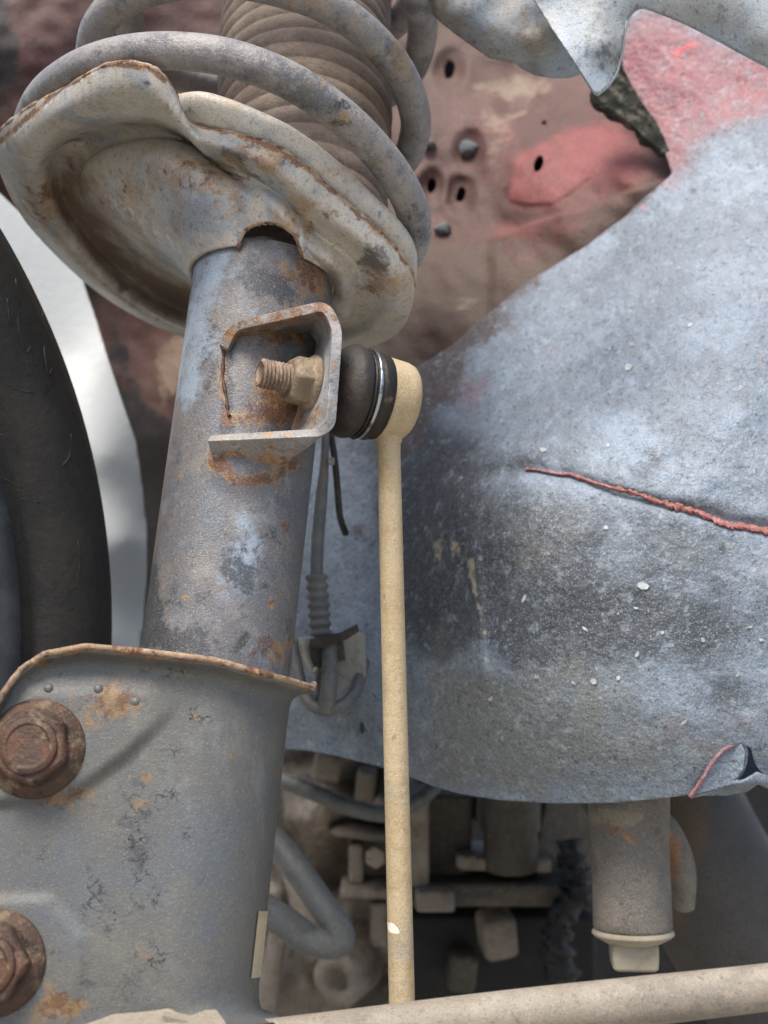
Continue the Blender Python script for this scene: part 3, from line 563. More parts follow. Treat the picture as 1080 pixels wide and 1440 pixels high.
for (f_, r_, nf, nr_) in sec:
    rp_ = (max(r_, -.2), nf, nr_)
    def rimpt(ds): return A+Ua*(.0008+ds)+Fv*(f_+nf*.0098)+Rv*(r_+nr_*.0098)
    if nf > -.05 or dlast is None:
        lo_, hi_ = -.08, .06
        for _ in range(30):
            md = (lo_+hi_)/2; p_ = proj(rimpt(md)); tg = np.interp(p_[0], [-260, -60, 0, 20, 60, 120, 190, 300, 400, 437, 450], [1330, 1060, 985, 947, 921, 911, 917, 930, 957, 968, 974])
            if p_[1] > tg: lo_ = md
            else: hi_ = md
        ds = (lo_+hi_)/2; dlast = ds
    else: ds = dlast
    DS.append(ds)
    row = []
    for k, (o_, s) in enumerate(topP+mid+botP):
        fade = 1.0
        if s < -.1375: fade = float(smooth(-.01, .02, r_))
        oo = o_*fade
        if s > -.0161: oo = o_*(1 if r_ > -.05 else max(.35, 1+(r_+.05)*14))
        w_ = max(0, 1+min(0, s)/.09); s2 = s+ds*w_
        if s < -.137: s2 -= (1-fade)*.022*float(smooth(-.137, -.152, s))
        row.append(A+Ua*s2+Fv*(f_+nf*oo)+Rv*(r_+nr_*oo))
    rows.append(row)
G = V(rows); q = proj(G); flat = q.reshape(-1, 2); ins_off = np.zeros(len(flat))
for pad, h, wd in ((pad1, .0034, 9), (pad2, .0015, 12)):
    C_, d_ = nearest(pad, flat[:, 0], flat[:, 1]); i_ = inside(pad, flat[:, 0], flat[:, 1]); ins_off += h*smooth(-wd, wd, np.where(i_, d_, -d_))
frontmask = V([[1.0 if n[2] > .3 else 0.0]*G.shape[1] for n in sec]).reshape(-1)
fall = smooth(930, 985, flat[:, 1])*smooth(265, 190, flat[:, 0])
G = (G.reshape(-1, 3)+np.outer(ins_off*frontmask*fall, Fv)).reshape(G.shape)
sleeve = mk('lower_bracket', gridgeo(G), M['sleeve'], strut, solid=.0016, flip=True)
paint(sleeve, 'rust', [('b', 150, 1000, 60, 30, .5), ('b', 205, 1095, 16, 10, .8), ('b', 265, 1092, 14, 8, .7), ('b', 195, 1130, 22, 12, .6), ('b', 85, 1130, 60, 18, .55), ('b', 330, 1062, 8, 6, .7), ('b', 100, 1415, 60, 14, .7), ('l', [(20, 945), (120, 912), (300, 930), (400, 955), (437, 970)], 9, .9), ('b', 180, 970, 30, 30, .55), ('l', [(175, 1055), (195, 1040)], 5, .7), ('b', 90, 1110, 50, 16, .6), ('b', 275, 1010, 9, 6, .6), ('b', 236, 1122, 12, 9, .7), ('b', 338, 1123, 8, 6, .8), ('b', 300, 1187, 5, 5, .8), ('b', 210, 1345, 16, 18, .6), ('b', 70, 1400, 40, 30, .7), ('b', 360, 1060, 6, 6, .6), ('b', 80, 1340, 20, 40, .5), ('b', 10, 1255, 50, 20, .6), ('b', 120, 1000, 60, 50, .35)])
paint(sleeve, 'dark', [('b', 230, 950, 50, 16, .8), ('b', 60, 950, 60, 20, .5), ('b', 195, 1190, 30, 50, .75), ('b', 210, 1260, 30, 20, .7), ('b', 160, 1390, 60, 30, .85), ('b', 275, 1000, 18, 14, .6), ('b', 180, 1090, 30, 30, .3), ('b', 150, 1310, 30, 40, .4)])
paint(sleeve, 'blue', [('b', 60, 1180, 90, 80, .9), ('b', 200, 1200, 100, 60, .5), ('b', 280, 1150, 60, 90, .5)])
paint(sleeve, 'crack', [('b', 277, 1005, 20, 12, 1), ('b', 205, 1120, 30, 20, .8), ('b', 130, 1260, 20, 40, .7), ('b', 215, 1345, 24, 22, .9), ('b', 300, 1240, 20, 8, .7), ('b', 190, 1180, 20, 30, .8), ('b', 60, 1200, 20, 10, .6), ('b', 250, 1060, 30, 10, .5), ('b', 232, 1122, 18, 14, 1), ('b', 178, 1145, 16, 10, .9), ('b', 195, 1220, 16, 26, 1), ('b', 220, 1265, 34, 12, 1), ('b', 165, 1290, 16, 10, .8), ('b', 82, 1276, 16, 6, .8), ('b', 262, 1172, 9, 8, .9), ('b', 235, 945, 40, 8, .8), ('b', 246, 1315, 8, 12, .7), ('b', 170, 1395, 30, 12, .7)])
# rusty top edge as its own thin strip
P = [G[i, 0]+Ua*.0006 for i in range(0, len(sec), 3)]
mk('flange_edge', sweep(P, .0014, 8, n=2), M['rustedge'], strut, label='thin orange-rusted edge of the upper flange')
P = [G[i, -2] for i in range(40, 95, 3)]
mk('lower_flange_edge', sweep(P, .0012, 8, n=2), M['rustdark'], strut)
# sticker at the right edge of the sleeve
gs = []
for ph in np.linspace(66, 89, 12):
    gs.append([S(s, rs+.0005, ph) for s in np.linspace(-.1335, -.1075, 14)])
mk('paper_sticker', gridgeo(gs), M['sticker'], strut, flip=True)
def plate_pt(px, py, off=0):
    d = ray(px, py); p0 = A+Fv*(rs+off); t = (p0-CAM).dot(Fv)/d.dot(Fv); return CAM+d*t
# bolts: washer face, hex, domed end
for i, (bx, by, ofs, rr) in enumerate(((51, 1053, .0030, .0200), (-8, 1354, .0014, .0200))):
    c = plate_pt(bx, by, ofs)
    bt = mk('flange_bolt', lathe(c, Fv, [(-.001, rr), (.0012, rr), (.0022, rr*.97), (.0042, rr*.86), (.0052, rr*.80)], 56, up=Ua), M['rustdark'], strut, bevel=.0004, label=('upper rusty flange bolt', 'lower rusty flange bolt cut by the frame')[i])
    mk('hex_head', hexhead(c+Fv*.0045, Fv, rr*.80, .0075, up=Ua, rot=12+i*25), M['rustdark'], bt, smooth_=False, bevel=.0012, seg=3)
    mk('bolt_end', lathe(c+Fv*.011, Fv, [(0, rr*.56), (.0022, rr*.56), (.0030, rr*.50), (.0033, rr*.44), (.0026, rr*.40), (.0026, rr*.01)], 40, up=Ua), M['rustdark'], bt, bevel=.0003)
for x, y in ((68, 968), (138, 969), (190, 987)):
    c = plate_pt(x, y, .0034)
    mk('weld_pimple', lathe(c-Fv*.0005, Fv, [(0, .0021), (.0008, .0018), (.0012, .0009), (.0013, .0001)], 14, up=Ua), M['sleeve'], strut)

# --- spring seat
us = nrm((.38, .42, .82)); Cs = W(290, 290, .60)
def onseat(px, py, h):
    d = ray(px, py); return CAM+d*((Cs-us*h-CAM).dot(us)/d.dot(us))
ST = [
 ((-6, 205), (25, 225), (58, 228), (88, 240), (122, 262), (200, 300)),
 ((30, 160), (50, 187), (78, 192), (100, 210), (128, 238), (208, 275)),
 ((90, 126), (97, 154), (118, 170), (130, 190), (152, 218), (232, 255)),
 ((155, 91), (158, 130), (172, 160), (180, 180), (194, 205), (262, 245)),
 ((213, 95), (212, 132), (220, 163), (226, 182), (236, 202), (292, 250)),
 ((243, 128), (250, 160), (260, 184), (264, 198), (274, 214), (318, 262)),
 ((268, 176), (280, 195), (290, 212), (296, 222), (305, 236), (343, 272)),
 ((330, 189), (332, 212), (336, 228), (340, 240), (350, 254), (372, 288)),
 ((400, 213), (394, 240), (390, 258), (391, 270), (395, 282), (402, 308)),
 ((470, 272), (456, 296), (446, 312), (442, 322), (440, 330), (434, 346)),
 ((545, 338), (522, 348), (505, 354), (497, 362), (490, 368), (472, 378)),
 ((581, 395), (555, 400), (530, 405), (515, 408), (500, 410), (484, 408)),
 ((562, 462), (540, 448), (522, 442), (508, 438), (496, 435), (482, 430)),
 ((500, 491), (494, 478), (489, 467), (485, 460), (480, 454), (473, 448)),
 ((400, 505), (398, 490), (396, 478), (394, 466), (392, 456), (390, 450)),
 ((315, 492), (315, 472), (314, 452), (313, 436), (312, 424), (312, 415)),
 ((262, 474), (262, 466), (262, 456), (266, 430), (271, 402), (275, 397)),
 ((200, 447), (202, 439), (206, 429), (220, 405), (238, 382), (258, 377)),
 ((140, 410), (146, 402), (155, 390), (174, 372), (196, 353), (238, 360)),
 ((80, 357), (90, 348), (103, 335), (130, 322), (158, 315), (214, 338)),
 ((26, 292), (44, 286), (70, 280), (100, 280), (130, 286), (202, 316))]
NH = [-90, -80, -65, -45, -25, -12, 0, 15, 35, 60, 75, 91, 112, 132, 180, 222, 245, 254, 259, 262, 266]
HH = [[-.003, .004, .000, -.022, -.014, .008]]*6+[[-.003, .003, -.001, -.010, -.006, .010], [-.004, .004, .003, .000, .002, .012]]+[[-.004, .004, .004, .003, .006, .014]]*2+[[-.004, .005, .004, .004, .006, .013], [-.004, .004, .003, .003, .005, .012], [-.004, .003, .000, -.001, .001, .008], [-.004, .003, .000, -.002, .000, .006], [-.004, .003, 0, -.004, -.002, .004], [-.004, .003, 0, -.010, -.006, .002]]+[[-.003, .004, -.001, -.017, -.003, .004]]*2+[[-.003, .004, -.001, -.017, -.003, .006]]*2+[[-.003, .004, -.001, -.017, -.005, .008]]
K = []
for st, ph, hh in zip(ST, NH, HH):
    st = list(st); hh = list(hh)
    if hh[3] < -.008:
        a_, b_ = V(st[2]), V(st[4]); st[3:4] = [tuple(a_*.68+b_*.32), tuple(a_*.16+b_*.84)]; hh[3:4] = [hh[3]*.9, hh[3]*.85]; hh[-2] = -.010
    else:
        a_, b_ = V(st[3]), V(st[4]); st[3:4] = [st[3], tuple((a_+b_)/2)]; hh[3:4] = [hh[3], (hh[3]+hh[4])/2]
    row = [onseat(x, y, h) for (x, y), h in zip(st, hh)]
    nk = S(.1815, RT0+.0016, ph); row.append(nk); K.append(row)
K = V(K)                                          # 21 x 7 x 3
KK = catmull(K, 16, closed=True)                  # around
G = V([catmull(r, 16) for r in KK]); na, nb = G.shape[:2]
vs, fs = gridgeo(G, closed=True)
q = proj(vs); hp = [(334, 352), (337, 336), (346, 323), (362, 315), (380, 313), (398, 317), (412, 328), (420, 344), (428, 372), (400, 372), (365, 366), (333, 362)]
C_, d_ = nearest(hp, q[:, 0], q[:, 1]); i_ = inside(hp, q[:, 0], q[:, 1])
near_ = V([(v-A).dot(Fv) > 0 for v in vs]) & (q[:, 1] < 376)
i_ &= near_
FS = [f for f in fs if not all(i_[k] for k in f)]
# pull remaining inside vertices to the outline
for k in np.where(i_)[0]:
    d0 = vs[k][1]; vs[k] = W(C_[k][0], C_[k][1], d0)
vv = np.asarray(vs)
seat = mk('spring_seat', (vv, FS), M['seat'], strut, solid=.0022, off=0)
paint(seat, 'rust', [('b', 175, 255, 40, 25, .5), ('b', 300, 260, 80, 30, .45), ('b', 360, 300, 60, 30, .35), ('b', 440, 440, 30, 30, .5), ('b', 100, 400, 60, 30, .4), ('l', [(-6, 205), (90, 126), (155, 91), (213, 95), (243, 128), (268, 176), (330, 189), (400, 213), (470, 272), (545, 338), (570, 370)], 6, 1.5), ('b', 60, 280, 50, 40, .9), ('b', 30, 330, 30, 40, .6), ('b', 170, 290, 50, 30, .5), ('b', 220, 320, 60, 30, .5), ('b', 270, 240, 60, 30, .6), ('b', 530, 400, 30, 30, .8), ('b', 370, 220, 60, 20, .8), ('b', 420, 310, 30, 30, .8), ('l', [(413, 328), (424, 362)], 7, 1.2)])
paint(seat, 'brown', [('l', [(90, 260), (105, 300), (150, 355), (205, 405), (262, 430)], 24, 1.2), ('l', [(100, 230), (130, 195), (180, 178)], 14, .5), ('b', 250, 420, 40, 30, .5), ('b', 450, 400, 40, 50, .7), ('b', 130, 250, 25, 20, .4)])
paint(seat, 'blue', [('b', 310, 290, 70, 50, .9), ('b', 260, 340, 50, 40, .6), ('b', 30, 330, 40, 60, .5), ('b', 400, 280, 50, 20, .6), ('b', 240, 190, 20, 10, .5)])
paint(seat, 'dark', [('b', 400, 225, 70, 16, .8), ('b', 330, 215, 40, 14, .6), ('b', 530, 375, 26, 36, .95), ('b', 350, 250, 60, 20, .4), ('b', 470, 300, 20, 14, .5), ('b', 209, 117, 6, 5, 1.2), ('b', 104, 403, 8, 6, .9), ('b', 172, 407, 9, 6, .9), ('b', 100, 210, 30, 40, .4)])
paint(seat, 'bare', [('b', 165, 285, 45, 18, .62, 35), ('b', 235, 335, 60, 18, .62, 35), ('b', 250, 265, 50, 20, .4), ('b', 320, 300, 40, 30, .45), ('b', 30, 320, 30, 60, .4), ('l', [(236, 118), (250, 160), (288, 214)], 10, 1.1), ('l', [(0, 210), (90, 130), (150, 95)], 4, .8), ('l', [(420, 322), (426, 362)], 3, 1.2)])
P = [V(K[i % 21][0]) for i in (20, 21, 22, 23, 24, 25, 26, 27, 28, 29, 30, 31, 32, 33)]
mk('seat_edge', sweep(P, .00125, 8, n=12, jig=lambda i, t: .22*math.sin(i*1.3)*math.sin(i*.37)), M['rustedge'], strut, label='thin rusty pressed edge of the spring seat')
# bright torn lip beside the drain hole
P = []
for x, y in [(335, 350), (338, 336), (346, 323), (362, 315), (380, 312.5), (398, 317), (412, 328), (420, 344), (426, 362)]:
    k = np.argmin((q[:, 0]-x)**2+(q[:, 1]-y)**2+1e6*(vs[:, 1] > .60)); P.append(W(x, y, vv[k][1]-.0004))
mk('hole_lip', sweep(P, .0009, 8), M['rustedge'], strut)
# insulator ring behind the seat edge
P = [onseat(x, y, -.012) for x, y in ((240, 158), (275, 152), (310, 160), (355, 178), (400, 200), (450, 236), (500, 282), (545, 325), (566, 360), (566, 400))]
ins_ = mk('seat_insulator', sweep(P, .0075, 16, flat=.55), M['seat'], strut)
paint(ins_, 'dark', [('b', 262, 158, 20, 12, 1)])

# --- bellows dust boot
bo = W(425, 262, .632); b1 = W(432, 0, .70); bax = nrm(b1-bo); n_ = 420; prof = []
for i in range(n_+1):
    s = -.03+.20*i/n_; ph = (s % .0108)/.0108
    r0 = np.interp(s, [-.03, 0, .05, .1, .17], [.0425, .0438, .0455, .0462, .047])
    prof.append((s, r0+.0018*(abs(math.sin(math.pi*ph))**.8)-.0009))
mk('dust_boot', lathe(bo, bax, prof, 96, fn=lambda s, t: .0006*math.sin(3*t+s*60)), M['boot'], strut)

# ============================================================ COIL SPRING
sp = [(545, 385, .628), (572, 360, .613), (583, 325, .600), (575, 282, .585), (540, 225, .567), (480, 163, .550), (400, 110, .538), (300, 77, .536), (190, 74, .548), (105, 100, .572), (52, 148, .612), (40, 215, .665), (90, 280, .72), (200, 320, .76), (350, 330, .76), (480, 290, .725), (560, 235, .69), (583, 190, .66), (580, 145, .637), (553, 88, .612), (495, 30, .588), (420, -8, .573), (310, -30, .567), (215, -18, .572), (155, 15, .588), (131, 62, .612), (140, 120, .645), (210, 170, .70), (350, 190, .74), (480, 165, .73), (565, 115, .70), (592, 60, .672), (588, 5, .645), (550, -50, .622), (470, -95, .605), (350, -115, .60), (240, -90, .61), (188, -40, .635), (180, 10, .655), (192, 60, .69), (245, 105, .74), (350, 120, .77), (460, 90, .76), (560, 30, .73), (600, -40, .70)]
P = [W(*p) for p in sp]; spring = mk('coil_spring', sweep(P, [.0081]*len(P), 28, n=12), M['spring'], origin=W(310, 260, .62))
setp(spring, 'thick grey coil spring winding round the bellows above the seat', 'spring')
paint(spring, 'dark', [('b', 450, 150, 60, 20, .7), ('b', 520, 240, 30, 40, .6), ('b', 480, 175, 20, 8, 1), ('b', 585, 320, 20, 40, .7), ('b', 560, 100, 40, 40, .3), ('b', 250, 90, 60, 10, .3)])
paint(spring, 'rust', [('b', 430, 115, 40, 16, .6), ('b', 500, 170, 30, 14, .7), ('b', 560, 330, 20, 40, .6), ('b', 560, 90, 40, 40, .5), ('b', 470, 0, 60, 20, .6), ('b', 160, 40, 20, 30, .3)])

# ============================================================ LINK BRACKET (welded to the strut tube)
def rnd(P, k=5, f=.35):
    """round the corners of an open path"""
    out = [P[0]]
    for a, b, c in zip(P[:-2], P[1:-1], P[2:]):
        la, lc = np.linalg.norm(a-b), np.linalg.norm(c-b); r = min(la, lc)*f
        p, q_ = b+(a-b)/la*r, b+(c-b)/lc*r
        for i in range(k+1):
            t = i/k; out.append((1-t)**2*p+2*t*(1-t)*b+t*t*q_)
    out.append(P[-1]); return V(out)
fp = [W(314, 488, .551), W(328, 459, .549), W(458, 429, .531), W(475, 462, .530), W(466, 596, .523), W(448, 608, .524), W(294, 616, .535)]
bp = [W(322, 520, .575), W(336, 492, .578), W(436, 470, .582), W(449, 486, .582), W(408, 632, .550), W(392, 654, .546), W(302, 652, .5425)]
def dens(P, Q, n):                                # resample two paths together
    out = []
    for i in range(len(P)-1):
        for k in range(n): t = k/n; out.append((P[i]*(1-t)+P[i+1]*t, Q[i]*(1-t)+Q[i+1]*t))
    out.append((P[-1], Q[-1])); return out
def r2(P):
    out = [P[0]]
    for i in range(1, len(P)-1):
        a, b, c = P[i-1], P[i], P[i+1]; la, lc = np.linalg.norm(a-b), np.linalg.norm(c-b); r = min(la, lc, .02)*.42
        p, q_ = b+(a-b)/la*r, b+(c-b)/lc*r
        for k in range(7): t = k/6; out.append((1-t)**2*p+2*t*(1-t)*b+t*t*q_)
    out.append(P[-1]); return out
fr_, bk_ = r2(fp), r2(bp); rows = []
for (a, b), (c, d) in zip(zip(fr_[:-1], bk_[:-1]), zip(fr_[1:], bk_[1:])):
    L_ = np.linalg.norm(c-a); n = max(1, int(L_/.0015))
    for k in range(n):
        t = k/n; p, q_ = a*(1-t)+c*t, b*(1-t)+d*t; rows.append([p+(q_-p)*u for u in np.linspace(0, 1, 26)])
rows.append([fr_[-1]+(bk_[-1]-fr_[-1])*u for u in np.linspace(0, 1, 26)])
br = mk('link_bracket', gridgeo(V(rows)), M['bracket'], strut, solid=.0044, off=0, bevel=.0008)
paint(br, 'rust', [('l', [(320, 470), (450, 432), (475, 460)], 6, 1.0), ('b', 400, 590, 60, 20, .7), ('b', 400, 640, 60, 14, .8), ('b', 320, 640, 30, 14, .7), ('b', 436, 530, 14, 40, .4)])
paint(br, 'brown', [('b', 380, 470, 60, 26, .9)])  # paints in the brown shading under the top flange
paint(br, 'blue', [('b', 455, 540, 20, 80, 1.0), ('b', 460, 470, 20, 30, .9)])
paint(br, 'bare', [('b', 452, 520, 14, 60, .5)])
# weld beads
for pts in ([(316, 490), (313, 520), (318, 560), (322, 585)],):
    P = []
    for x, y in pts:
        d = ray(x, y); t = np.linspace(.5, .62, 600); X = CAM+t[:, None]*d; Y = X-A; rr = np.linalg.norm(Y-np.outer(Y@Ua, Ua), axis=1); k = np.argmax(rr < RT0+.0008); P.append(X[k])
    mk('weld_bead', sweep(P, .0007, 10, n=8, jig=lambda i, t: .35*math.sin(i*1.1)+.2*math.sin(i*.7+t)), M['rustdark'], strut)

# ============================================================ STABILISER LINK
al = nrm((-.90, -.40, .15)); H = W(446, 541, .546)
link = thing('stabilizer_link', W(565, 1400, .53), 'sand coloured stabilizer link rod with black rubber ball-joint boot, bolted to the strut bracket', 'link rod')
zv = Ua-al*Ua.dot(al); zv = nrm(zv)
# threaded stud
prof = []; n_ = 150
g0 = lathe(H, al, [(-.010, .0058), (.012, .0058)], 32, up=zv)
seg = 48; pitch = .00175; vs = []; fs = []; rv = np.cross(al, zv); m = 130; Lt = .0155
for i in range(m+1):
    s = .0118+Lt*i/m
    for k in range(seg):
        t = 2*math.pi*k/seg; ph = ((s/pitch)-k/seg) % 1; r = .0066-.0011*(1-abs(2*ph-1))**1.0
        if i > m-8: r -= .0006*(i-m+8)/8
        vs.append(H+al*s+(zv*math.cos(t)+rv*math.sin(t))*r)
for i in range(m):
    for k in range(seg): fs.append((i*seg+k, (i+1)*seg+k, (i+1)*seg+(k+1) % seg, i*seg+(k+1) % seg))
fs.append(tuple((m)*seg+k for k in range(seg)))
mk('threaded_stud', merge(g0, (vs, fs)), M['thread'], link)
nb_ = mk('flange_nut', lathe(H+al*.0019, al, [(0, .0126), (.0012, .0128), (.0024, .0122), (.0042, .0098)], 40, up=zv), M['nut'], link, bevel=.0003)
mk('hex_nut', hexhead(H+al*.004, al, 0.0114, .0095, up=zv, rot=20, ch=.14), M['nut'], nb_, smooth_=False, bevel=.0009, seg=3)
bt_ = [(.0018, .0085), (.0035, .0092), (.0046, .0088), (.0058, .0100), (.0075, .0150), (.0100, .0185), (.0135, .0208), (.0160, .0211), (.0182, .0204), (.0200, .0190), (.0210, .0182)]
pr = catmull(V([(a, b) for a, b in bt_]), 6)
mk('rubber_boot', lathe(H, -al, [(a, b) for a, b in pr], 72, up=zv), M['rubber'], link)
rg_ = mk('joint_band', lathe(H, -al, [(.0195, .0150), (.0197, .0190), (.0205, .0195), (.0240, .0197), (.0246, .0201), (.0262, .0202), (.0268, .0199), (.0275, .0195), (.0300, .0193)], 72, up=zv), M['ringdark'], link, label='dark clamp band round the boot')
for s, r in ((.0222, .0201),):
    P = [H-al*s+(zv*math.cos(t)+rv*math.sin(t))*r for t in np.linspace(0, 2*math.pi, 72)]
    mk('clamp_ring', sweep(P, .0010, 10, smooth_path=False, caps=False), M['chrome'], rg_)
P = [H-al*.0202+(zv*math.cos(t)+rv*math.sin(t))*.0196 for t in np.linspace(0, 2*math.pi, 72)]
mk('clamp_ring', sweep(P, .0007, 8, smooth_path=False, caps=False), M['ringdark'], rg_)
mk('ball_housing', lathe(H, -al, dense([(.0292, .012), (.0292, .0183), (.0300, .0189), (.0400, .0181), (.0428, .0172), (.0444, .0155), (.0452, .012), (.0454, .0001)], .0015), 72, up=zv), M['link'], link)
ctr = H-al*.0345
rb = W(566, 1440, .53); ax_ = nrm(rb-ctr); Lr = np.linalg.norm(rb-ctr)
rodp = dense([(.012, .0068), (.0178, .0066), (.0186, .0060), (.0196, .0060), (.0204, .0054), (.024, .00525), (Lr, .0056)], .002)
rod = mk('link_rod', lathe(ctr, ax_, rodp, 36, up=(1, 0, 0)), M['link'], link)
paint(rod, 'rust', [('l', [(536, 640), (545, 800)], 6, .5), ('l', [(570, 1200), (578, 1400)], 6, .9), ('l', [(565, 1000), (575, 1200)], 5, .6)])
paint(rod, 'chip', [('p', [(545, 1298), (557, 1302), (561, 1306), (560, 1312), (549, 1310), (544, 1304)], 1.2, 1.3)])

# ============================================================ SENSOR CABLE + CLIP
cab = thing('sensor_cable', W(455, 990, .66), 'grey sensor cable with ribbed rubber sleeve and looped hose behind the strut', 'cable')
mk('cable', sweep([W(458, 560, .70), W(457, 640, .70), W(452, 700, .70), W(447, 760, .695), W(445, 812, .69)], [.0022, .0024, .0034, .0036, .0036], 14), M['cable'], cab)
prof = []
for i in range(8):
    s = i*.0052; prof += [(s, .0050), (s+.0006, .0062), (s+.0026, .0064), (s+.0032, .0052)]
mk('ribbed_sleeve', lathe(W(445, 808, .688), W(452, 900, .682)-W(445, 808, .688), prof, 28), M['cable'], cab)
mk('thin_wire', sweep([W(462, 590, .71), W(470, 640, .70), W(474, 680, .70), W(478, 725, .70), W(486, 750, .71)], .0020, 10), M['cabledark'], cab)
mk('wire_clip', pbox(461, 643, 470, 654, .694, .004), M['clip'], cab, bevel=.0006, smooth_=False)
mk('hose_loop', sweep([W(412, 905, .70), W(420, 950, .685), W(432, 985, .675), W(455, 999, .67), W(480, 992, .67), W(500, 972, .68), (W(512, 930, .70))], .0034, 14), M['hose'], cab)
mk('hose', sweep([W(462, 905, .675), W(464, 940, .67), W(462, 970, .668), W(458, 1000, .67)], .0046, 16), M['hose'], cab)
mk('hose_loop', sweep([W(452, 938, .682), W(450, 965, .68), W(440, 985, .68), W(424, 975, .69)], .003, 12), M['hose'], cab)
cl = thing('cable_clip', W(465, 960, .69), 'pale bent metal clip with dark rubber block holding the sensor cable', 'clip')
rows = []
for p, q_ in (((418, 897), (446, 893)), ((424, 925), (450, 925)), ((436, 948), (452, 945)), ((447, 940), (456, 938))):
    rows.append([W(p[0]+(q_[0]-p[0])*t, p[1]+(q_[1]-p[1])*t, .672+.01*t) for t in np.linspace(0, 1, 5)])
mk('clip_arm', gridgeo(catmull(V(rows), 5).reshape(-1, 5, 3)), M['clip'], cl, solid=.0018)
mk('clip_plate', sheet([(450, 903), (500, 889), (512, 892), (513, 958), (505, 964), (478, 968), (452, 960), (446, 930)], lambda x, y: .694-.00012*(x-450), 3), M['clip'], cl, solid=.003, bevel=.0006)
mk('rubber_block', sheet([(437, 905), (450, 898), (482, 900), (486, 928), (448, 940), (440, 930)], lambda x, y: .672+.0001*(x-440), 3), M['cabledark'], cl, solid=.008, bevel=.001)
mk('retainer', sheet([(436, 900), (480, 890), (502, 878), (505, 888), (486, 900), (450, 912), (436, 908)], lambda x, y: .666+0*x, 3), M['cabledark'], cl, solid=.005, bevel=.0008)

# ============================================================ ENGINE BAY BELOW
gb = thing('gearbox', W(560, 1430, 1.0), 'grimy brown cast gearbox housing behind the link rod under the fender', 'gearbox')
gd = tps([(340, 1030, 1.00), (420, 1080, .96), (500, 1090, .95), (580, 1100, .97), (640, 1100, 1.0), (380, 1160, .98), (450, 1160, .93), (500, 1180, .97), (550, 1180, .95), (400, 1240, .96), (430, 1300, .95), (480, 1230, .99), (540, 1240, .96), (380, 1380, .94), (430, 1420, .93), (520, 1300, .95), (520, 1400, 1.0), (340, 1440, .93), (560, 1440, 1.02), (340, 1240, .97)])
gl = lump(21, 90, .010); gl2 = lump(22, 40, .0012)
gc = mk('casting', sheet([(330, 1030), (650, 1030), (650, 1250), (560, 1260), (545, 1470), (330, 1470)], gd, 5, disp=lambda x, y: gl(x, y)+gl2(x, y)), M['cast'], gb, solid=.006)
paint(gc, 'dark', [('b', 430, 1060, 40, 14, .8), ('l', [(470, 1160), (540, 1150)], 10, .9), ('b', 390, 1140, 12, 40, .7), ('b', 520, 1390, 30, 50, .9), ('b', 425, 1250, 14, 30, .5)])
paint(gc, 'red', [('b', 582, 1160, 12, 40, .9)])
for (x0, y0, x1, y1, d, dep, rot, mt_) in ((465, 1168, 545, 1182, .93, .03, (0, 8, 0), 'cast'), (490, 1190, 512, 1245, .93, .03, (0, 0, 0), 'cast'), (478, 1250, 550, 1266, .92, .04, (0, 0, 0), 'cast'), (520, 1270, 545, 1335, .93, .03, (0, 0, 0), 'cast'), (500, 1085, 528, 1128, .93, .03, (0, 6, 0), 'cast'), (440, 1062, 480, 1100, .935, .03, (0, 10, 0), 'cast')):
    mk('casting_rib', pbox(x0, y0, x1, y1, d, dep, rot), M[mt_], gb, bevel=.003)
mk('drain_bolt', hexhead(W(527, 1205, .93), (.1, -1, .2), .008, .012), M['plug'], gb, smooth_=False, bevel=.001)
for pts in ([(400, 1290, .935), (385, 1350, .915), (368, 1440, .90)], [(376, 1170, .965), (408, 1230, .945), (436, 1300, .935), (446, 1350, .93)]):
    mk('casting_rib', sweep([W(*p) for p in pts], [.010, .007, .011, .009][:len(pts)], 14, jig=lambda i, t: .08*math.sin(i*.5+t)), M['cast'], gb)
rp = lathe(W(478, 1376, .90), (-.45, -1, 0), [(-.03, .020), (.0, .020), (.004, .0195), (.006, .017), (.006, .0095), (-.004, .009), (-.006, .0003)], 36)
mk('bushing', rp, M['cast'], gb)
mt = thing('engine_mount', W(680, 1300, 1.0), 'dark engine mount block and ledge between the link rod and the plugged housing', 'engine mount')
for nm, a, mm_, bv in (('pillar', pbox(572, 1118, 664, 1256, .93, .08, (0, 1.5, 0)), 'castdark', .004), ('side_block', pbox(560, 1120, 604, 1250, .90, .05, (0, 0, 0)), 'cast', .004),
        ('ledge', pbox(560, 1252, 850, 1286, .90, .14, (-4, 0, 0)), 'castdark', .004), ('ledge_end', pbox(585, 1256, 640, 1286, .885, .03, (-4, 0, 0)), 'cast', .003),
        ('base_plate', pbox(645, 1216, 775, 1234, .91, .08, (-6, 1.5, 0)), 'cast', .002), ('lower_box', pbox(560, 1286, 840, 1440, .96, .10), 'castdark', .006),
        ('lower_lug', pbox(676, 1290, 726, 1352, .92, .03, (10, -8, 10)), 'cast', .006), ('lower_lug', pbox(630, 1345, 672, 1400, .925, .03, (0, 6, 0)), 'castdark', .006), ('small_block', pbox(668, 1126, 720, 1166, .925, .05, (0, 0, 8)), 'cast', .004)):
    mk(nm, a, M['black' if nm == 'lower_box' else mm_], mt, bevel=bv, seg=3)
mk('mount_cylinder', lathe(W(718, 1112, .915), (0, 0, -1), [(0, .022), (.028, .022), (.0285, .0200), (.056, .0200), (.058, .019)], 40, up=(1, 0, 0)), M['castdark'], mt, bevel=.0005)
mk('mount_bolt', hexhead(W(655, 1216, .915), (0, -.15, 1), .0085, .009), M['cast'], mt, smooth_=False, bevel=.0008)
mk('web_plate', sheet([(770, 1120), (845, 1120), (850, 1260), (760, 1262), (752, 1200)], lambda x, y: .93+.0004*(x-760), 6), M['castdark'], mt, solid=.005)
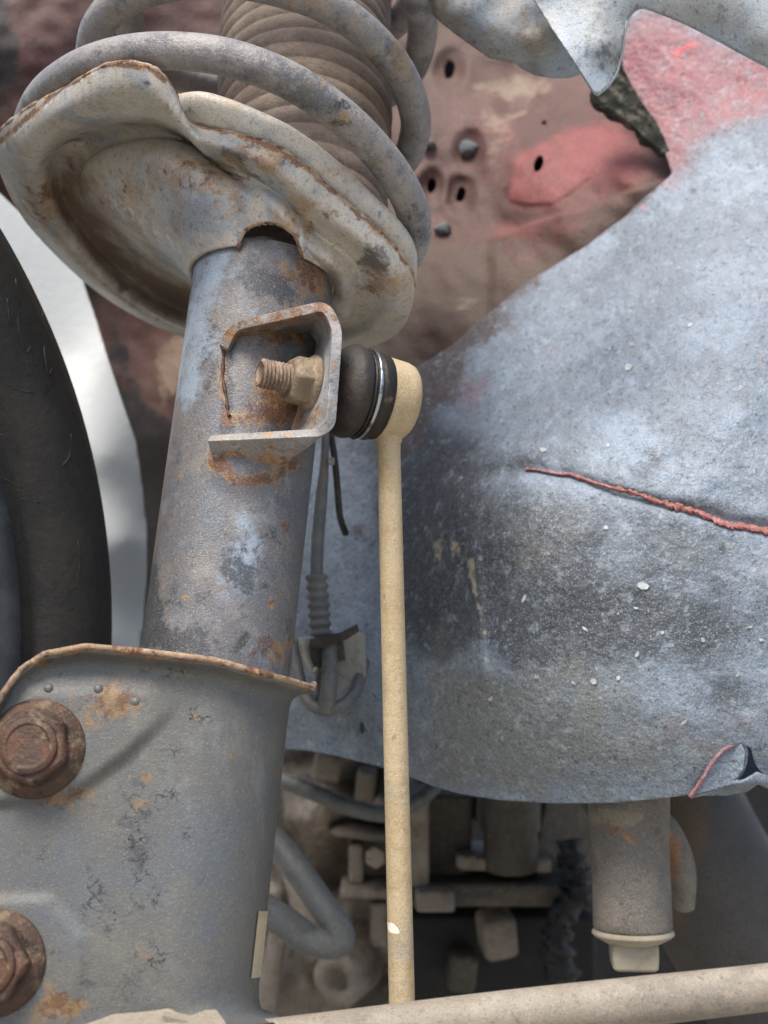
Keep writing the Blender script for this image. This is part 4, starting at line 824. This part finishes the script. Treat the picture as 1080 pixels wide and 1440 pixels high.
oil = mk('oily_hose', sweep([W(800, 1180, .89), W(806, 1220, .885), W(812, 1255, .88), W(790, 1290, .88), W(784, 1330, .88), W(790, 1370, .885), W(786, 1420, .89)], [.008, .010, .011, .009, .010, .011, .009], 20, n=10, jig=lambda i, t: .25*math.sin(i*.9+2*t)+.15*math.sin(i*2.1+3*t)), M['oil'])
setp(oil, 'black oil-wet lumpy hose glistening left of the plugged housing', 'hose')
h1 = mk('coolant_hose', sweep([W(340, 1085, .86), W(390, 1096, .85), W(440, 1114, .84), W(490, 1134, .84), W(540, 1144, .85), W(580, 1130, .87), W(620, 1098, .89), W(660, 1060, .92)], .0058, 18), M['hose'])
setp(h1, 'slim grey hose sagging just below the fender edge, behind the link rod', 'hose')
h2 = mk('bent_pipe', sweep([W(320, 1120, .83), W(370, 1165, .80), W(410, 1212, .78), (W(448, 1266, .765)), W(472, 1300, .758), W(478, 1318, .756), W(466, 1327, .756), W(430, 1318, .755), W(390, 1290, .752), W(340, 1262, .75), W(280, 1240, .75)], [.0088]*4+[.0090, .0094, .0096, .0096, .0096, .0096, .0096], 24, n=10), M['hose'])
setp(h2, 'thick grey pipe with a tight hairpin bend right of the strut sleeve', 'pipe')

# plugged housing and dark tube, lower right
pg = thing('plugged_housing', W(890, 1370, .66), 'grey cylindrical housing with a square sand coloured plug pointing down, rust at its top', 'housing')
c0, c1 = W(884, 1125, .665), W(890, 1307, .655); axh = nrm(c1-c0); Lh = np.linalg.norm(c1-c0)
hs = mk('housing_barrel', lathe(c0, axh, dense([(-.03, .0222), (0, .0218), (.02, .0208), (.03, .0205), (Lh-.002, .0208), (Lh, .0202)], .0025), 72, up=(1, 0, 0)), M['housing'], pg)
paint(hs, 'rust', [('b', 860, 1165, 50, 14, .8, 20), ('b', 930, 1180, 20, 60, .6)])
paint(hs, 'orange', [('l', [(872, 1168), (886, 1182), (896, 1192)], 5, 1.0)])
paint(hs, 'tan', [('b', 860, 1150, 60, 16, .8)])
mk('collar', lathe(c1, axh, [(-.0005, .0200), (.0008, .0214), (.0020, .0217), (.0032, .0205), (.0062, .0150), (.0068, .0140)], 60, up=(1, 0, 0)), M['plug'], pg, bevel=.0003)
mk('square_plug', lathe(c1+axh*.0055, axh, [(0, .0172), (.0085, .0170), (.0125, .0165), (.0142, .0150)], 4, up=(1, -.32, 0), a0=33, a1=393), M['plug'], pg, smooth_=False, bevel=.003, seg=4)
P = [W(845, 1120, .675), W(895, 1138, .675), W(930, 1162, .678), W(950, 1195, .68), W(960, 1230, .685), W(962, 1275, .69)]
ri = mk('curved_rib', sweep(P, [.0075, .008, .0082, .008, .0075, .006], 20), M['housing'], pg)
paint(ri, 'rust', [('b', 900, 1150, 70, 16, .9, 35), ('b', 945, 1220, 16, 50, 1.1)]); paint(ri, 'tan', [('b', 880, 1140, 60, 20, .9, 25), ('b', 930, 1190, 20, 40, .6)])
dt = mk('axle_tube', sweep([W(890, 1060, .76), W(925, 1120, .755), W(960, 1180, .75), W(1030, 1300, .745), W(1100, 1420, .74), W(1160, 1530, .74)], [.043]*6, 64, n=12), M['darktube'])
setp(dt, 'large dark grey tube running down at the right behind the plugged housing', 'tube')
paint(dt, 'rust', [('b', 965, 1180, 26, 100, 1.0, 10), ('b', 950, 1240, 20, 60, .8), ('b', 940, 1130, 60, 40, .8)])
st = thing('body_stay', W(1100, 1300, .90), 'grey strap crossing the dark lower right corner behind the large tube', 'strap')
mk('strap', sweep([W(1020, 1105, .90), W(1060, 1180, .89), W(1100, 1240, .88), W(1150, 1320, .88)], .010, 12, flat=.3), M['hose'], st)

# bottom bar and the pale clamp at the lower left
bar = mk('lower_bar', sweep([W(60, 1500, .500), W(370, 1468, .495), W(700, 1429, .49), W(900, 1408, .487), W(1080, 1388, .485), W(1250, 1366, .482)], [.0092, .0092, .0093, .0093, .0088, .0088], 36, n=10), M['bar'])
setp(bar, 'sand-grey bar running across the bottom of the picture in front of the link rod', 'bar')
paint(bar, 'rust', [('l', [(670, 1405), (685, 1425)], 4, .9), ('b', 520, 1440, 60, 30, .3)])
cp = thing('pale_clamp', W(230, 1440, .47), 'pale metal clamp at the bottom edge under the strut sleeve', 'clamp')
P = [(115, 1442), (160, 1426), (200, 1423), (238, 1418), (250, 1424), (268, 1428), (290, 1420), (304, 1420), (316, 1436), (330, 1470), (110, 1470)]
mk('clamp_plate', sheet(P, lambda x, y: .47-.0004*(y-1418), 3), M['bar'], cp, solid=.006, bevel=.0012)
mk('clamp_tab', sheet([(228, 1428), (262, 1436), (268, 1470), (236, 1470)], lambda x, y: .462+0*x, 3), M['bar'], cp, solid=.004, bevel=.001)
